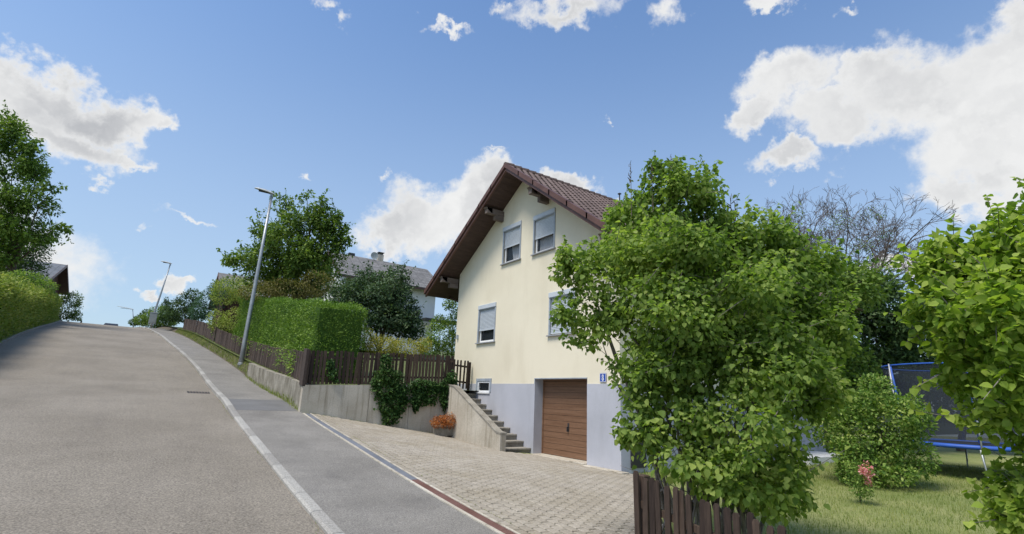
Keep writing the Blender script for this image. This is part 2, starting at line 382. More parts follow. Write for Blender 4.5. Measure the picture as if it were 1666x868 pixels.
def zlow(x, y):                                     # driveway, front garden and lawn
    t = (x-4.5)/6.5
    z = lerp(zwalk(y), zr_house(min(y, 18)), min(1, max(0, t)))
    if x > 11: z += .02*min(x-11, 14)
    if x > 40: z -= .02*(x-40)
    return z
zf = tab([(17, .05), (18, .14), (21, .42), (25, .72), (30, 1.22), (38, 2.25), (50, 4.0), (63, 5.5), (79, 7.1), (95, 7.0), (120, 4.8), (160, .3), (300, -16), (900, -60)])
def zup(x, y):                                      # gardens above the retaining wall
    e = wxr(y)
    z = zf(y)
    if x > 6 and y < 40: z = lerp(z, lerp(.25, zf(y), max(0, (y-18)/30)), min(1, (x-6)/4))
    if x > 60: z -= .03*(x-60)
    return z
YS = list(np.arange(-60, -12, 6.))+list(np.arange(-12, 60, 1.))+list(np.arange(60, 100, 2.))+[105, 112, 120, 130, 145, 160, 200, 250, 300, 500, 900]
def strip(name, xa, xb, z, mt, nx=2, ys=YS, parent=None, kind='structure', xs=None):
    m = MB(); m.grid([[(lerp(xa(y), xb(y), j/nx), y, z(lerp(xa(y), xb(y), j/nx), y)) for j in range(nx+1)] for y in ys][::1])
    m.f = [f[::-1] for f in m.f]
    o = m.build(name, mt, parent, smooth=True)
    if kind: tag(o, kind=kind)
    return o
road = strip('road', lambda y: lx(y)-.1, lambda y: kx(y)-.02, lambda x, y: zroad(y), M['asphalt_road'], 8)
walk = strip('pavement', lambda y: kx(y)-.005, lambda y: wxr(y)+.02, lambda x, y: zwalk(y), M['asphalt_walk'], 4)
patch = strip('pavement_patch', lambda y: kx(y)+.004, lambda y: wxr(y)-.05, lambda x, y: zwalk(y)+.004, M['asphalt_patch'], 2, ys=list(np.arange(18.2, 20.9, .3)))
# ground sheets
lo_ys = [y for y in YS if y < 18]+[18.1]
def gx(a, b, n, p=2.2): return [a+(b-a)*(i/n)**p for i in range(n+1)]
m = MB(); m.grid([[(x, y, zlow(x, y)-.05) for x in gx(4.3, 600, 44, 2.6)] for y in [-300, -150]+lo_ys]); m.f = [f[::-1] for f in m.f]
lawn = tag(m.build('lawn', M['lawn'], smooth=True), kind='structure')
m = MB(); m.grid([[(x, y, zup(x, y)-.03) for x in [wxr(y)+.28]+[wxr(y)+.28+q for q in gx(.4, 600, 34, 2.4)]] for y in [18.1]+[y for y in YS if y > 18.2]]); m.f = [f[::-1] for f in m.f]
upper = tag(m.build('upper_garden_ground', M['meadow'], smooth=True), kind='structure')
m = MB(); m.grid([[(lx(y)-.05-q, y, zroad(y)+min(q, 1)*.35+max(0, q-60)*-.04) for q in [0]+gx(.3, 600, 22, 2.4)] for y in YS])
left = tag(m.build('ground_left', M['meadow'], smooth=True), kind='structure')
strip('verge', lambda y: wxr(y)+.015, lambda y: wxr(y)+.5 if y > 24 else wxr(y)+.1, lambda x, y: zwalk(y)+max(0, x-wxr(y)-.03)*(zf(y)-zwalk(y)-.05)/.47 if y > 24 else zwalk(y)-.01+max(0, x-wxr(y))*.2, M['soil'], 3, ys=[y for y in YS if y >= 18])

# kerb: granite stones, one object each
kerb = empty('kerb', (2.3, 18, zwalk(18)), 'pale granite kerb running uphill between road and pavement', 'kerb')
def rel(o, parent):                                  # keep world placement under a moved parent
    o.parent = parent; o.location = Vector(o.location)-Vector(parent.location); return o
def kerbstone(y0, y1):
    m = MB(); g = .008; w = .17
    a, b = y0+g, y1-g
    P = []
    for y in (a, b):
        x = kx(y); z = zwalk(y)+.012
        P.append([(x-w, y, z-.30), (x, y, z-.30), (x, y, z-.006), (x-.02, y, z), (x-w+.035, y, z), (x-w, y, z-.03)])
    n = len(P[0]); m.v = P[0]+P[1]
    for i in range(n): m.f.append((i, (i+1) % n, (i+1) % n+n, i+n)); m.mi.append(0)
    m.f.append(tuple(range(n))[::-1]); m.f.append(tuple(range(n, 2*n))); m.mi += [0, 0]
    o = m.build('kerb_stone', M['granite'], None); return rel(o, kerb)
y = -3.0
while y < 84: kerbstone(y, y+1.0); y += 1.0
kerbl = MB()
yy = 20.
while yy < 84:
    a, b = yy+.01, yy+.99
    kerbl.hexa([(lx(a)-.22, a, zroad(a)-.1), (lx(a), a, zroad(a)-.1), (lx(b), b, zroad(b)-.1), (lx(b)-.22, b, zroad(b)-.1),
                (lx(a)-.22, a, zroad(a)+.10), (lx(a), a, zroad(a)+.08), (lx(b), b, zroad(b)+.08), (lx(b)-.22, b, zroad(b)+.10)]); yy += 1
tag(kerbl.build('edge_stones', M['step_stone']), 'low weathered edge stones below the wild hedge on the left', 'kerb')

# drain channel with flush steel cover between pavement and driveway
dr = empty('drain_channel', (4.3, 12, zwalk(12)), 'long narrow drain channel along the paved driveway, partly rusty', 'drain')
def dstrip(name, x0, x1, dz, y0, y1, mt):
    n = max(2, int((y1-y0)/.5)+1); ys = np.linspace(y0, y1, n); m = MB()
    for a, b in zip(ys[:-1], ys[1:]):
        m.hexa([(x0, a, zwalk(a)-.1), (x1, a, zwalk(a)-.1), (x1, b, zwalk(b)-.1), (x0, b, zwalk(b)-.1), (x0, a, zwalk(a)+dz), (x1, a, zwalk(a)+dz), (x1, b, zwalk(b)+dz), (x0, b, zwalk(b)+dz)])
    return rel(m.build(name, mt), dr)
yy = 3.4
while yy < 17.6:
    y1 = min(yy+1.0, 17.75)
    o = dstrip('channel_cover', 4.33, 4.48, .004, yy+.004, y1-.004, M['drain_rust'] if yy < 9.2 else M['drain_steel'])
    yy = y1
dstrip('channel_edge', 4.262, 4.322, .010, 3.4, 17.8, M['concrete'])
dstrip('channel_edge', 4.488, 4.53, .010, 3.4, 17.8, M['concrete'])

# small steel gully grate in the road by the kerb
gp = AT(292, 603, y=27.5)
gy = 24.0; gt = empty('gully_grate', (1.95, gy, zroad(gy)), 'dark rectangular gully grate in the road beside the kerb', 'grate')
m = MB(); sl = (zroad(gy+.3)-zroad(gy-.3))/.6
def onr(x, y, dz): return (x, y, zroad(gy)+(y-gy)*sl+dz)
for i in range(7):
    xx = 1.42+i*.10; m.hexa([onr(xx, gy-.25, -.03), onr(xx+.05, gy-.25, -.03), onr(xx+.05, gy+.25, -.03), onr(xx, gy+.25, -.03), onr(xx, gy-.25, .012), onr(xx+.05, gy-.25, .012), onr(xx+.05, gy+.25, .012), onr(xx, gy+.25, .012)])
rel(m.build('grate_bars', M['grate_iron']), gt)
m = MB(); m.hexa([onr(1.36, gy-.32, -.05), onr(2.12, gy-.32, -.05), onr(2.12, gy+.32, -.05), onr(1.36, gy+.32, -.05), onr(1.36, gy-.32, .006), onr(2.12, gy-.32, .006), onr(2.12, gy+.32, .006), onr(1.36, gy+.32, .006)])
rel(m.build('grate_frame', M['dark_inside']), gt)

# ------------------------------------------------------------------ driveway of concrete pavers
def drive_right(y):                                  # right border of the paving
    if y > 10.3: return 11.
    return lerp(4.9, 11.3, max(0, min(1, (y-3.6)/6.7)))
m = MB(); ys = list(np.arange(3.2, 18.3, .5))
m.grid([[(lerp(4.5, drive_right(y)+.1, j/8), y, zlow(lerp(4.5, drive_right(y)+.1, j/8), y)-.022) for j in range(9)] for y in ys]); m.f = [f[::-1] for f in m.f]
drive = tag(m.build('driveway', M['joint'], smooth=True), kind='structure')
def stair_zone(x, y): return x > 9.45 and y > 14.15
PX_, PY_ = .165, .205
pav = []
j = 0; xx = 4.54
while xx < 11.0:
    yy = 3.3 + (PY_/2 if j % 2 else 0)
    while yy < 18.0-PY_:
        cx, cy = xx+PX_/2, yy+PY_/2
        if cx < drive_right(cy) and not stair_zone(cx, cy) and cy < 17.98: pav.append((cx, cy))
        yy += PY_
    xx += PX_; j += 1
def vis(p):
    P = np.array(p); z = fw@P
    if z < .5: return None
    u = 833+FPX*(rt@P)/z; v = 434-FPX*(up@P)/z
    return u, v, z
def score(c):
    q = vis((c[0], c[1], zlow(*c)))
    if q is None or q[1] > 880 or q[0] < 0: return 1e9
    if q[0] > 1030: return 1e6+q[2]
    return q[2]
pav.sort(key=score)
def slab_mesh(lx_, ly_, h, c, n):
    m = MB(); m.box(-lx_/2, lx_/2, -ly_/2, ly_/2, -h, 0, c); return m.mesh(n, M['paver'])
pm = slab_mesh(PX_-.026, PY_-.024, .05, .010, 'paver')
def tilt(cx, cy):
    e = .1; gx_ = (zlow(cx+e, cy)-zlow(cx-e, cy))/(2*e); gy_ = (zlow(cx, cy+e)-zlow(cx, cy-e))/(2*e)
    return gx_, gy_
for cx, cy in pav[:300]:
    o = link('paver', pm, drive); a, b = tilt(cx, cy)
    o.location = (cx, cy, zlow(cx, cy)+rnd.uniform(-.003, .003)); o.rotation_euler = (math.atan(b)+rnd.gauss(0, .006), -math.atan(a)+rnd.gauss(0, .006), rnd.gauss(0, .006))
def join_boxes(items, name, mt, parent, kind='stuff'):
    """items: list of 12-vertex chamfered boxes already placed; tint attribute per piece."""
    V = []; F = []; T = []
    for vs, fs in items:
        n = len(V); V += vs; F += [tuple(n+i for i in f) for f in fs]; t = rnd.random(); T += [t]*len(fs)
    me = bpy.data.meshes.new(name); me.from_pydata(V, [], F); me.materials.append(mt)
    a = me.attributes.new('tint', 'FLOAT', 'FACE'); a.data.foreach_set('value', T)
    o = link(name, me, parent); tag(o, kind=kind); return o
bx = MB(); bx.box(-(PX_-.026)/2, (PX_-.026)/2, -(PY_-.024)/2, (PY_-.024)/2, -.05, 0, .010)
items = []
for cx, cy in pav[300:]:
    a, b = tilt(cx, cy); z = zlow(cx, cy)+rnd.uniform(-.003, .003)
    a += rnd.gauss(0, .006); b += rnd.gauss(0, .006)
    items.append(([(cx+x, cy+y, z+w+a*x+b*y) for x, y, w in bx.v], bx.f))
join_boxes(items, 'paver_field', M['paver'], drive)

# ------------------------------------------------------------------ main house
DX = 11.0; Y0, Y1 = 10.45, 20.35; YA = 15.43; OV = .93; ZA = 8.81; SL, SR = .64, .725; HD = 11.5
TOPZ = .5
house = empty('house', (DX, YA, -1.8), 'cream rendered gabled house with grey plinth, brown tiled roof and timber garage door', 'house')
def hb(m, name, mt, smooth=False, parent=None, label=None):
    o = m.build(name, mt, None, smooth, off=(DX, YA, -1.8)); o.parent = parent or house
    if label: o['label'] = label
    return o
TH = .24                                              # roof thickness, vertical
def zro(y): return ZA-(SL*(y-YA) if y > YA else SR*(YA-y))   # top of the roof
# front wall with openings: cells on a grid of breaks
WINS = [(15.56, 16.83, 5.22, 6.60, .50), (13.48, 14.76, 5.20, 6.53, .46), (17.12, 18.46, 2.15, 3.54, .38), (12.36, 13.72, 2.12, 3.42, .06)]
BW = (17.30, 18.22, .17, .60)
GAR = (11.8, 14.41, -1.85, .66)
holes = [w[:4] for w in WINS]+[BW, GAR]
def wall_cells(zlo, zhi_f, ylo, yhi, zcap):
    ysb = sorted({ylo, yhi, YA}|{v for h in holes for v in h[:2] if ylo < v < yhi}); zsb = sorted({zlo, zcap}|{v for h in holes for v in h[2:] if zlo < v < zcap})
    cells = []
    for a, b in zip(ysb[:-1], ysb[1:]):
        for c, d in zip(zsb[:-1], zsb[1:]):
            my, mz = (a+b)/2, (c+d)/2
            if any(h[0] < my < h[1] and h[2] < mz < h[3] for h in holes): continue
            cells.append((a, b, c, d))
    return cells, ysb
def zund(y): return zro(y)-TH-.02
ZC = 4.9
m = MB()
for a, b, c, d in wall_cells(TOPZ, None, Y0, Y1, ZC)[0]: m.face([(DX, b, c), (DX, a, c), (DX, a, d), (DX, b, d)])
# above ZC: clip to the gable
cells, ysb = wall_cells(ZC, None, Y0, Y1, 9.0)
for a, b in zip(ysb[:-1], ysb[1:]):
    zs = [ZC]+sorted(v for h in holes for v in h[2:] if v > ZC)+[9.0]
    for c, d in zip(zs[:-1], zs[1:]):
        my, mz = (a+b)/2, (c+d)/2
        if any(h[0] < my < h[1] and h[2] < mz < h[3] for h in holes): continue
        ya = sorted(set([a, b]+[v for v in (YA+(ZA-TH-.02-c)/SL, YA+(ZA-TH-.02-d)/SL, YA-(ZA-TH-.02-c)/SR, YA-(ZA-TH-.02-d)/SR) if a < v < b]))
        for p, q in zip(ya[:-1], ya[1:]):
            hp, hq = min(d, zund(p)), min(d, zund(q))
            if hp <= c+1e-4 and hq <= c+1e-4: continue
            hp = max(hp, c); hq = max(hq, c)
            m.face([(DX, q, c), (DX, p, c), (DX, p, hp), (DX, q, hq)])
# reveals
for h in WINS:
    y0, y1, z0, z1 = h[:4]; xi = DX+.16
    for P in ([(DX, y0, z0), (xi, y0, z0), (xi, y0, z1), (DX, y0, z1)], [(xi, y1, z0), (DX, y1, z0), (DX, y1, z1), (xi, y1, z1)], [(DX, y1, z0), (xi, y1, z0), (xi, y0, z0), (DX, y0, z0)], [(DX, y0, z1), (xi, y0, z1), (xi, y1, z1), (DX, y1, z1)]): m.face(P)
# side and back walls
XB = DX+HD
zl, zr = zund(Y1), zund(Y0)
m.face([(DX, Y0, TOPZ), (XB, Y0, TOPZ), (XB, Y0, zr), (DX, Y0, zr)])
m.face([(XB, Y1, -2), (DX, Y1, -2), (DX, Y1, zl), (XB, Y1, zl)])
m.face([(XB, Y0, -2), (XB, Y1, -2), (XB, Y1, zl), (XB, YA, zund(YA)), (XB, Y0, zr)])
hb(m, 'wall', M['stucco'])
# plinth, 15 mm proud
m = MB(); XP = DX-.015
holes2 = holes; 
pc, _ = wall_cells(-2.1, None, Y0-.015, Y1, TOPZ)
for a, b, c, d in pc: m.face([(XP, b, c), (XP, a, c), (XP, a, d), (XP, b, d)])
for a, b in ((Y0-.015, GAR[0]), (GAR[1], BW[0]), (BW[1], Y1)): m.face([(XP, b, TOPZ), (XP, a, TOPZ), (DX, a, TOPZ), (DX, b, TOPZ)])
m.face([(XP, Y0-.015, -2.1), (XB, Y0-.015, -2.1), (XB, Y0-.015, TOPZ), (XP, Y0-.015, TOPZ)])
m.face([(XP, Y0-.015, TOPZ), (XB, Y0-.015, TOPZ), (XB, Y0, TOPZ), (XP, Y0, TOPZ)])
gx1 = DX+.36; y0, y1, z0, z1 = GAR
m.face([(gx1, y1, z0), (XP, y1, z0), (XP, y1, z1), (gx1, y1, z1)]); m.face([(XP, y0, z0), (gx1, y0, z0), (gx1, y0, z1), (XP, y0, z1)])
m.face([(XP, y0, z1), (gx1, y0, z1), (gx1, y1, z1), (XP, y1, z1)])
hb(m, 'plinth', M['plinth'])
m = MB()                                             # thin grey border around the garage opening above the plinth
m.box(DX-.018, DX-.001, GAR[1], GAR[1]+.035, TOPZ, GAR[3]+.03); m.box(DX-.018, DX-.001, GAR[0], GAR[1], GAR[3], GAR[3]+.03)
hb(m, 'opening_trim', M['window_grey'])
# garage door: horizontal boards, frame, handle
gd = MB(); gd.box(gx1-.02, gx1+.03, y0, y0+.05, -1.8, z1); gd.box(gx1-.02, gx1+.03, y1-.05, y1, -1.8, z1); gd.box(gx1-.02, gx1+.03, y0+.05, y1-.05, z1-.05, z1)
gdo = hb(gd, 'garage_door', M['garage_wood'], label='brown timber-look sectional garage door')
n = 13; zb0, zb1 = -1.76, z1-.055
for i in range(n):
    a = zb0+(zb1-zb0)*i/n; b = zb0+(zb1-zb0)*(i+1)/n-.010; w = MB()
    w.hexa([(gx1+.002, y0+.055, a), (gx1+.02, y0+.055, a), (gx1+.02, y1-.055, a), (gx1+.002, y1-.055, a), (gx1+.002, y0+.055, b), (gx1+.02, y0+.055, b), (gx1+.02, y1-.055, b), (gx1+.002, y1-.055, b)])
    hb(w, 'board', M['garage_wood'], parent=gdo)
w = MB(); w.box(gx1+.022, gx1+.06, y0, y1, -1.85, z1); hb(w, 'door_back', M['dark_inside'], parent=gdo)
w = MB(); w.box(gx1-.012, gx1+.001, 13.03, 13.10, -.98, -.72); w.box(gx1-.06, gx1-.012, 13.05, 13.08, -.86, -.83); w.box(gx1-.065, gx1-.05, 13.045, 13.085, -.98, -.84)
hb(w, 'handle', M['dark_metal'], parent=gdo)
w = MB(); w.box(DX-.15, gx1+.02, y0+.003, y1-.003, -2.0, -1.775, .01); hb(w, 'threshold', M['concrete'])
w = MB(); w.box(DX-.30, DX-.018, Y0-.3, GAR[0], -2.05, zlow(10.9, 11)+.028, .01); hb(w, 'base_strip', M['concrete'])
# windows with roller shutters
for wi, (y0, y1, z0, z1, open_) in enumerate(WINS):
    fr = MB(); x0, x1 = DX-.03, DX+.02               # grey surround, proud of the wall
    t = .06; fr.box(x0, x1, y0-.0, y0+t, z0, z1); fr.box(x0, x1, y1-t, y1, z0, z1); 
    fr.box(x0, x1, y0+t, y1-t, z1-.03, z1-.0005); wo = hb(fr, 'window', M['window_grey'])
    bxm = MB(); bxm.box(DX-.05, DX+.12, y0-.004, y1+.004, z1-.0, z1+.17, .012); hb(bxm, 'shutter_box', M['shutter'], parent=wo)
    sm_ = MB(); sm_.hexa([(DX-.085, y0-.05, z0-.05), (DX+.14, y0-.05, z0-.05), (DX+.14, y1+.05, z0-.05), (DX-.085, y1+.05, z0-.05),
                          (DX-.085, y0-.05, z0-.012), (DX+.14, y0-.05, z0+.0), (DX+.14, y1+.05, z0+.0), (DX-.085, y1+.05, z0-.012)]); hb(sm_, 'sill', M['sill_stone'], parent=wo)
    # sash frame
    sf = MB(); f0, f1 = DX+.075, DX+.125; a, b, c, d = y0+t, y1-t, z0+.005, z1; t2 = .075
    sf.box(f0, f1, a, a+t2, c, d); sf.box(f0, f1, b-t2, b, c, d); sf.box(f0, f1, a+t2, b-t2, c, c+t2); sf.box(f0, f1, a+t2, b-t2, d-t2, d)
    hb(sf, 'frame', M['pvc'], parent=wo)
    gl = MB(); gl.box(f0+.015, f0+.035, a+t2+.001, b-t2-.001, c+t2+.001, d-t2-.001); hb(gl, 'pane', M['glass'], parent=wo)
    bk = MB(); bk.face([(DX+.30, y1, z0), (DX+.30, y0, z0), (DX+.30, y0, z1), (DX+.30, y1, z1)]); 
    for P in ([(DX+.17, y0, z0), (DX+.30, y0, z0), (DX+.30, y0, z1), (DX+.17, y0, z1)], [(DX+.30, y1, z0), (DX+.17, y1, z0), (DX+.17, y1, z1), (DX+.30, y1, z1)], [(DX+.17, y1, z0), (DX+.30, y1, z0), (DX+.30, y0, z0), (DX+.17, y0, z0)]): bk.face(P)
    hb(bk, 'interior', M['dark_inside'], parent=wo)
    if wi < 2:                                       # pale curtain behind the pane
        cu = MB(); k = 14; zc0, zc1 = z0+.06, z0+(z1-z0)*.6
        ya, yb = (y0+.14, y1-.14) if wi == 1 else (y0+.14, y1-.5)
        rows = [[(DX+.22+.02*math.sin(q*2.2), lerp(ya, yb, q/k)+(0 if e_ == 0 else .18*(q/k) if wi == 0 else 0), lerp(zc0, zc1, e_)) for q in range(k+1)] for e_ in (0, 1)]
        cu.grid(rows); hb(cu, 'curtain', M['curtain'], parent=wo)
    # roller shutter, lowered to leave the bottom open
    zb = z0+(z1-z0)*open_; nsl = int((z1-zb)/.052); sh = MB()
    for i in range(nsl):
        za = zb+(z1-zb)*i/nsl; zc_ = zb+(z1-zb)*(i+1)/nsl; mz_ = (za+zc_)/2
        P = [(DX+.040, za), (DX+.030, mz_), (DX+.037, zc_-.006), (DX+.048, zc_-.003), (DX+.05, zc_)]
        for (xa, z_a), (xb_, z_b) in zip(P[:-1], P[1:]): sh.face([(xa, b, z_a), (xa, a, z_a), (xb_, a, z_b), (xb_, b, z_b)])
    sh.box(DX+.025, DX+.06, a, b, zb-.045, zb)
    tag(hb(sh, 'roller_shutter', M['shutter'], parent=wo))
# cellar window
y0, y1, z0, z1 = BW
fr = MB(); fr.box(DX-.035, DX+.01, y0-.10, y0, z0-.0, z1+.1); fr.box(DX-.035, DX+.01, y1, y1+.10, z0, z1+.1); fr.box(DX-.035, DX+.01, y0, y1, z1, z1+.1)
wo = hb(fr, 'cellar_window', M['window_grey'], label='small white framed cellar window above the stair')
sf = MB(); t2 = .07; f0, f1 = DX-.01, DX+.06
sf.box(f0, f1, y0, y0+t2, z0, z1); sf.box(f0, f1, y1-t2, y1, z0, z1); sf.box(f0, f1, y0+t2, y1-t2, z0, z0+t2); sf.box(f0, f1, y0+t2, y1-t2, z1-t2, z1); sf.box(f0-.05, f1, y0-.02, y1+.02, z0-.05, z0)
hb(sf, 'frame', M['pvc'], parent=wo)
gl = MB(); gl.box(f0+.02, f0+.04, y0+t2, y1-t2, z0+t2, z1-t2); hb(gl, 'pane', M['glass'], parent=wo)
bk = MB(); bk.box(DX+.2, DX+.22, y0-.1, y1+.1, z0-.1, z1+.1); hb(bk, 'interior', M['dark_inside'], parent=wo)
# roof
XF = DX-OV; XR = XB+.9; YL = 21.85; YR = 8.95
def slope_pts(side):
    return (YA, YL, -SL) if side > 0 else (YA, YR, -SR)
roofm = MB()
for side in (1, -1):
    ye = YL if side > 0 else YR; zt, ze = ZA, zro(ye)
    P = [(XF+.03, YA, zt-.02), (XR, YA, zt-.02), (XR, ye, ze-.02), (XF+.03, ye, ze-.02)]
    Q = [(x, y, z-.10) for x, y, z in P]
    if side > 0: P = P[::-1]; Q = Q[::-1]
    roofm.hexa(Q[::-1]+P[::-1])
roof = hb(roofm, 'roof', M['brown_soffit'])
sof = MB()                                           # boarded underside of the overhangs
for side in (1, -1):
    ye = YL-.03 if side > 0 else YR+.03
    ywall = Y1 if side > 0 else Y0
    nb = 26
    for i in range(nb):
        a = lerp(YA, ye, i/nb); b = lerp(YA, ye, (i+1)/nb); g = .006 if side > 0 else -.006
        b -= g
        x1_ = DX+.01 if (abs((a+b)/2-YA) < abs(ywall-YA)) else XR
        def q(x, y, t): return (x, y, zro(y)-t)
        sof.hexa([q(XF+.06, a, TH), q(x1_, a, TH), q(x1_, b, TH), q(XF+.06, b, TH), q(XF+.06, a, TH-.02), q(x1_, a, TH-.02), q(x1_, b, TH-.02), q(XF+.06, b, TH-.02)])
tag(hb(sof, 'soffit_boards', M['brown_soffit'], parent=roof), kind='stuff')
for side, name in ((1, 'bargeboard'), (-1, 'bargeboard')):
    ye = YL if side > 0 else YR; bb = MB()
    def q(x, y, t): return (x, y, zro(y)-t)
    for xa, xb_, t0, t1 in ((XF-.03, XF+.055, .0, .26), (XF-.07, XF-.032, -.05, .13)):
        bb.hexa([q(xa, YA, t1), q(xb_, YA, t1), q(xb_, ye, t1), q(xa, ye, t1), q(xa, YA, t0), q(xb_, YA, t0), q(xb_, ye, t0), q(xa, ye, t0)])
    hb(bb, name, M['brown_board'], parent=roof)
# verge caps: short overlapping metal pieces along the rake
for side in (1, -1):
    ye = YL if side > 0 else YR; k = 7
    for i in range(k):
        a = lerp(YA, ye, i/k); b = lerp(YA, ye, (i+1)/k+.01); bb = MB()
        def q(x, y, t): return (x, y, zro(y)+t)
        lift = .012*(i % 2)
        bb.hexa([q(XF-.09, a, -.12), q(XF+.10, a, -.02), q(XF+.10, b, -.02), q(XF-.09, b, -.12), q(XF-.09, a, .06+lift), q(XF+.10, a, .06+lift), q(XF+.10, b, .075+lift), q(XF-.09, b, .075+lift)])
        hb(bb, 'verge_cap', M['brown_board'], parent=roof)
# gutters
for ye, s in ((YL, 1), (YR, -1)):
    gm = MB(); zc = zro(ye)-.07; yc = ye+s*.06
    prof = [(yc+.065*math.cos(t), zc+.065*math.sin(t)) for t in np.linspace(math.pi, 2*math.pi, 7)]
    for (ya_, za_), (yb_, zb_) in zip(prof[:-1], prof[1:]): gm.face([(XF-.02, ya_, za_), (XR, ya_, za_), (XR, yb_, zb_), (XF-.02, yb_, zb_)])
    gm.face([(XF-.02, a_, b_) for a_, b_ in prof]); hb(gm, 'gutter', M['gutter'], parent=roof)
# purlin ends under the overhang
for yb_ in (16.95, 20.55, 13.95, 10.3):
    w = MB(); zt = zro(yb_)-TH-.03; s = 1 if yb_ > YA else -1
    w.box(XF+.10, DX-.002, yb_-.10, yb_+.10, zt-.30, zt-.07)
    w.hexa([(XF+.10, yb_-.1, zt-.14), (XF+.35, yb_-.1, zt-.302), (XF+.35, yb_+.1, zt-.302), (XF+.10, yb_+.1, zt-.14), (XF+.02, yb_-.1, zt-.072), (XF+.35, yb_-.1, zt-.072), (XF+.35, yb_+.1, zt-.072), (XF+.02, yb_+.1, zt-.072)])
    w.box(DX-.42, DX-.002, yb_-.085, yb_+.085, zt-.50, zt-.302)
    hb(w, 'purlin', M['beam_wood'], parent=roof)
# tiles
TW, TL = .30, .345
def tile_geo():
    m = MB(); n = 5; prof = []
    for i in range(n+1):
        t = i/n; prof.append((t*TW, .045*max(0, math.sin(math.pi*min(1, t/.62)))**1.0 if t < .62 else 0.0))
    L = TL+.05
    P0 = [(x, 0, h+.035) for x, h in prof]; P1 = [(x, L, h+.002) for x, h in prof]   # thick lower edge at y=0
    m.grid([P0, P1]); m.f = [f for f in m.f]
    n0 = len(m.v); B0 = [(x, 0, h-.0) for x, h in prof]
    m.grid([B0, P0]); return m
tg = tile_geo()
tmesh = tg.mesh('tile', M['roof_tile'])
tiles = []
for side in (-1, 1):
    sl_ = SR if side < 0 else SL; ang = math.atan(sl_); ye = YR if side < 0 else YL
    Lslope = abs(ye-YA)/math.cos(ang); nr = int(Lslope/TL); ncx = int((XR-XF-.05)/TW)
    for r in range(nr+1):
        for c in range(ncx):
            d = Lslope-r*TL                            # distance from ridge to lower edge
            if d < TL*.6: continue
            yv = YA+side*d*math.cos(ang); xv = XF+.06+c*TW+(TW/2 if r % 2 else 0)
            tiles.append((side, xv, yv, ZA-d*math.sin(ang), ang))
def tile_mat(side, x, y, z, ang):
    # local y runs up the slope, local x along the ridge
    ex = Vector((1, 0, 0)) if side < 0 else Vector((-1, 0, 0)); ey = Vector((0, -side*math.cos(ang), math.sin(ang))); ez = ex.cross(ey)
    mm = Matrix((ex, ey, ez)).transposed().to_4x4(); mm.translation = Vector((x+(0 if side < 0 else TW), y, z)); return mm
def tscore(t):
    if t[0] > 0: return 1e9
    q = vis((t[1], t[2], t[3]))
    return 1e8 if q is None or q[0] > 1060 else q[2]
tiles.sort(key=tscore)
hinv = Matrix.Translation((-DX, -YA, 1.8))
for t in tiles[:300]:
    o = link('roof_tile', tmesh, roof); o.matrix_local = hinv@tile_mat(*t)@Matrix.Rotation(rnd.gauss(0, .012), 4, 'Z')@Matrix.Translation((0, 0, rnd.uniform(-.002, .005)))
items = []
for t in tiles[300:]:
    mm = hinv@tile_mat(*t)@Matrix.Rotation(rnd.gauss(0, .01), 4, 'Z'); items.append(([tuple(mm@Vector(v)) for v in tg.v], tg.f))
join_boxes(items, 'tile_field', M['roof_tile'], roof)
rg = MB(); x = XF-.08
while x < XR:
    rg.tube([(x, YA, ZA-.01), (x+.40, YA, ZA+.015)], [.11, .125], 8); x += .36
tag(hb(rg, 'ridge_tiles', M['roof_tile'], parent=roof))
w = MB(); px_ = AT(1008, 322, y=YA); w.tube([(px_[0], YA, ZA), (px_[0], YA, ZA+.45)], .03, 6); w.box(px_[0]-.06, px_[0]+.06, YA-.06, YA+.06, ZA+.45, ZA+.5); hb(w, 'vent_pipe', M['dark_metal'], parent=roof)
# downpipe at the left corner and small bell box
w = MB(); w.tube([(DX+.3, YL+.05, zro(YL)-.12), (DX+.3, Y1+.09, zro(YL)-.6), (DX+.3, Y1+.09, .2)], .05, 8); hb(w, 'downpipe', M['gutter'])
p = AT(743, 548, x=DX-.02); w = MB(); w.box(DX-.08, DX-.001, Y1-.26, Y1-.16, p[2]-.09, p[2]+.09, .01); hb(w, 'bell_box', M['window_grey'])
# small dark things in the side passage to the right of the garage corner
w = MB(); w.box(DX+.35, DX+.95, Y0-.06, Y0-.018, -1.75, -.75); hb(w, 'side_hatch', M['dark_metal'], label='low dark hatch in the right side wall')
# windows in the right side wall
for xa in (13.6, 17.4):
    for zb_ in (2.1,):
        w = MB(); w.box(xa, xa+1.3, Y0-.04, Y0-.002, zb_, zb_+1.4); wo = hb(w, 'window', M['pvc'])
        g = MB(); g.box(xa+.08, xa+1.22, Y0-.05, Y0-.042, zb_+.08, zb_+1.32); hb(g, 'pane', M['glass'], parent=wo)
# house number plate
hn = empty('house_number', (DX-.02, 11.11, .68), 'small blue house number plate with white numeral right of the garage', 'sign')
w = MB(); w.box(-.012, .0, -.13, .13, -.13, .13, 0); w.build('plate', M['sign_blue'], hn)
w = MB()
for a in (-.126, .114): w.box(-.015, -.0125, a, a+.012, -.126, .126)
for a in (-.126, .114): w.box(-.015, -.0125, -.114, .114, a, a+.012)
w.build('border', M['white_paint'], hn)
w = MB()
def ringp(cy, cz, r0, r1):
    k = 16
    for i in range(k):
        t0, t1 = 2*math.pi*i/k, 2*math.pi*(i+1)/k
        w.face([(-.0145, cy+r1*.8*math.cos(t0), cz+r1*math.sin(t0)), (-.0145, cy+r1*.8*math.cos(t1), cz+r1*math.sin(t1)), (-.0145, cy+r0*.8*math.cos(t1), cz+r0*math.sin(t1)), (-.0145, cy+r0*.8*math.cos(t0), cz+r0*math.sin(t0))])
ringp(0, .042, .022, .048); ringp(0, -.040, .024, .054)
w.build('numeral', M['white_paint'], hn)

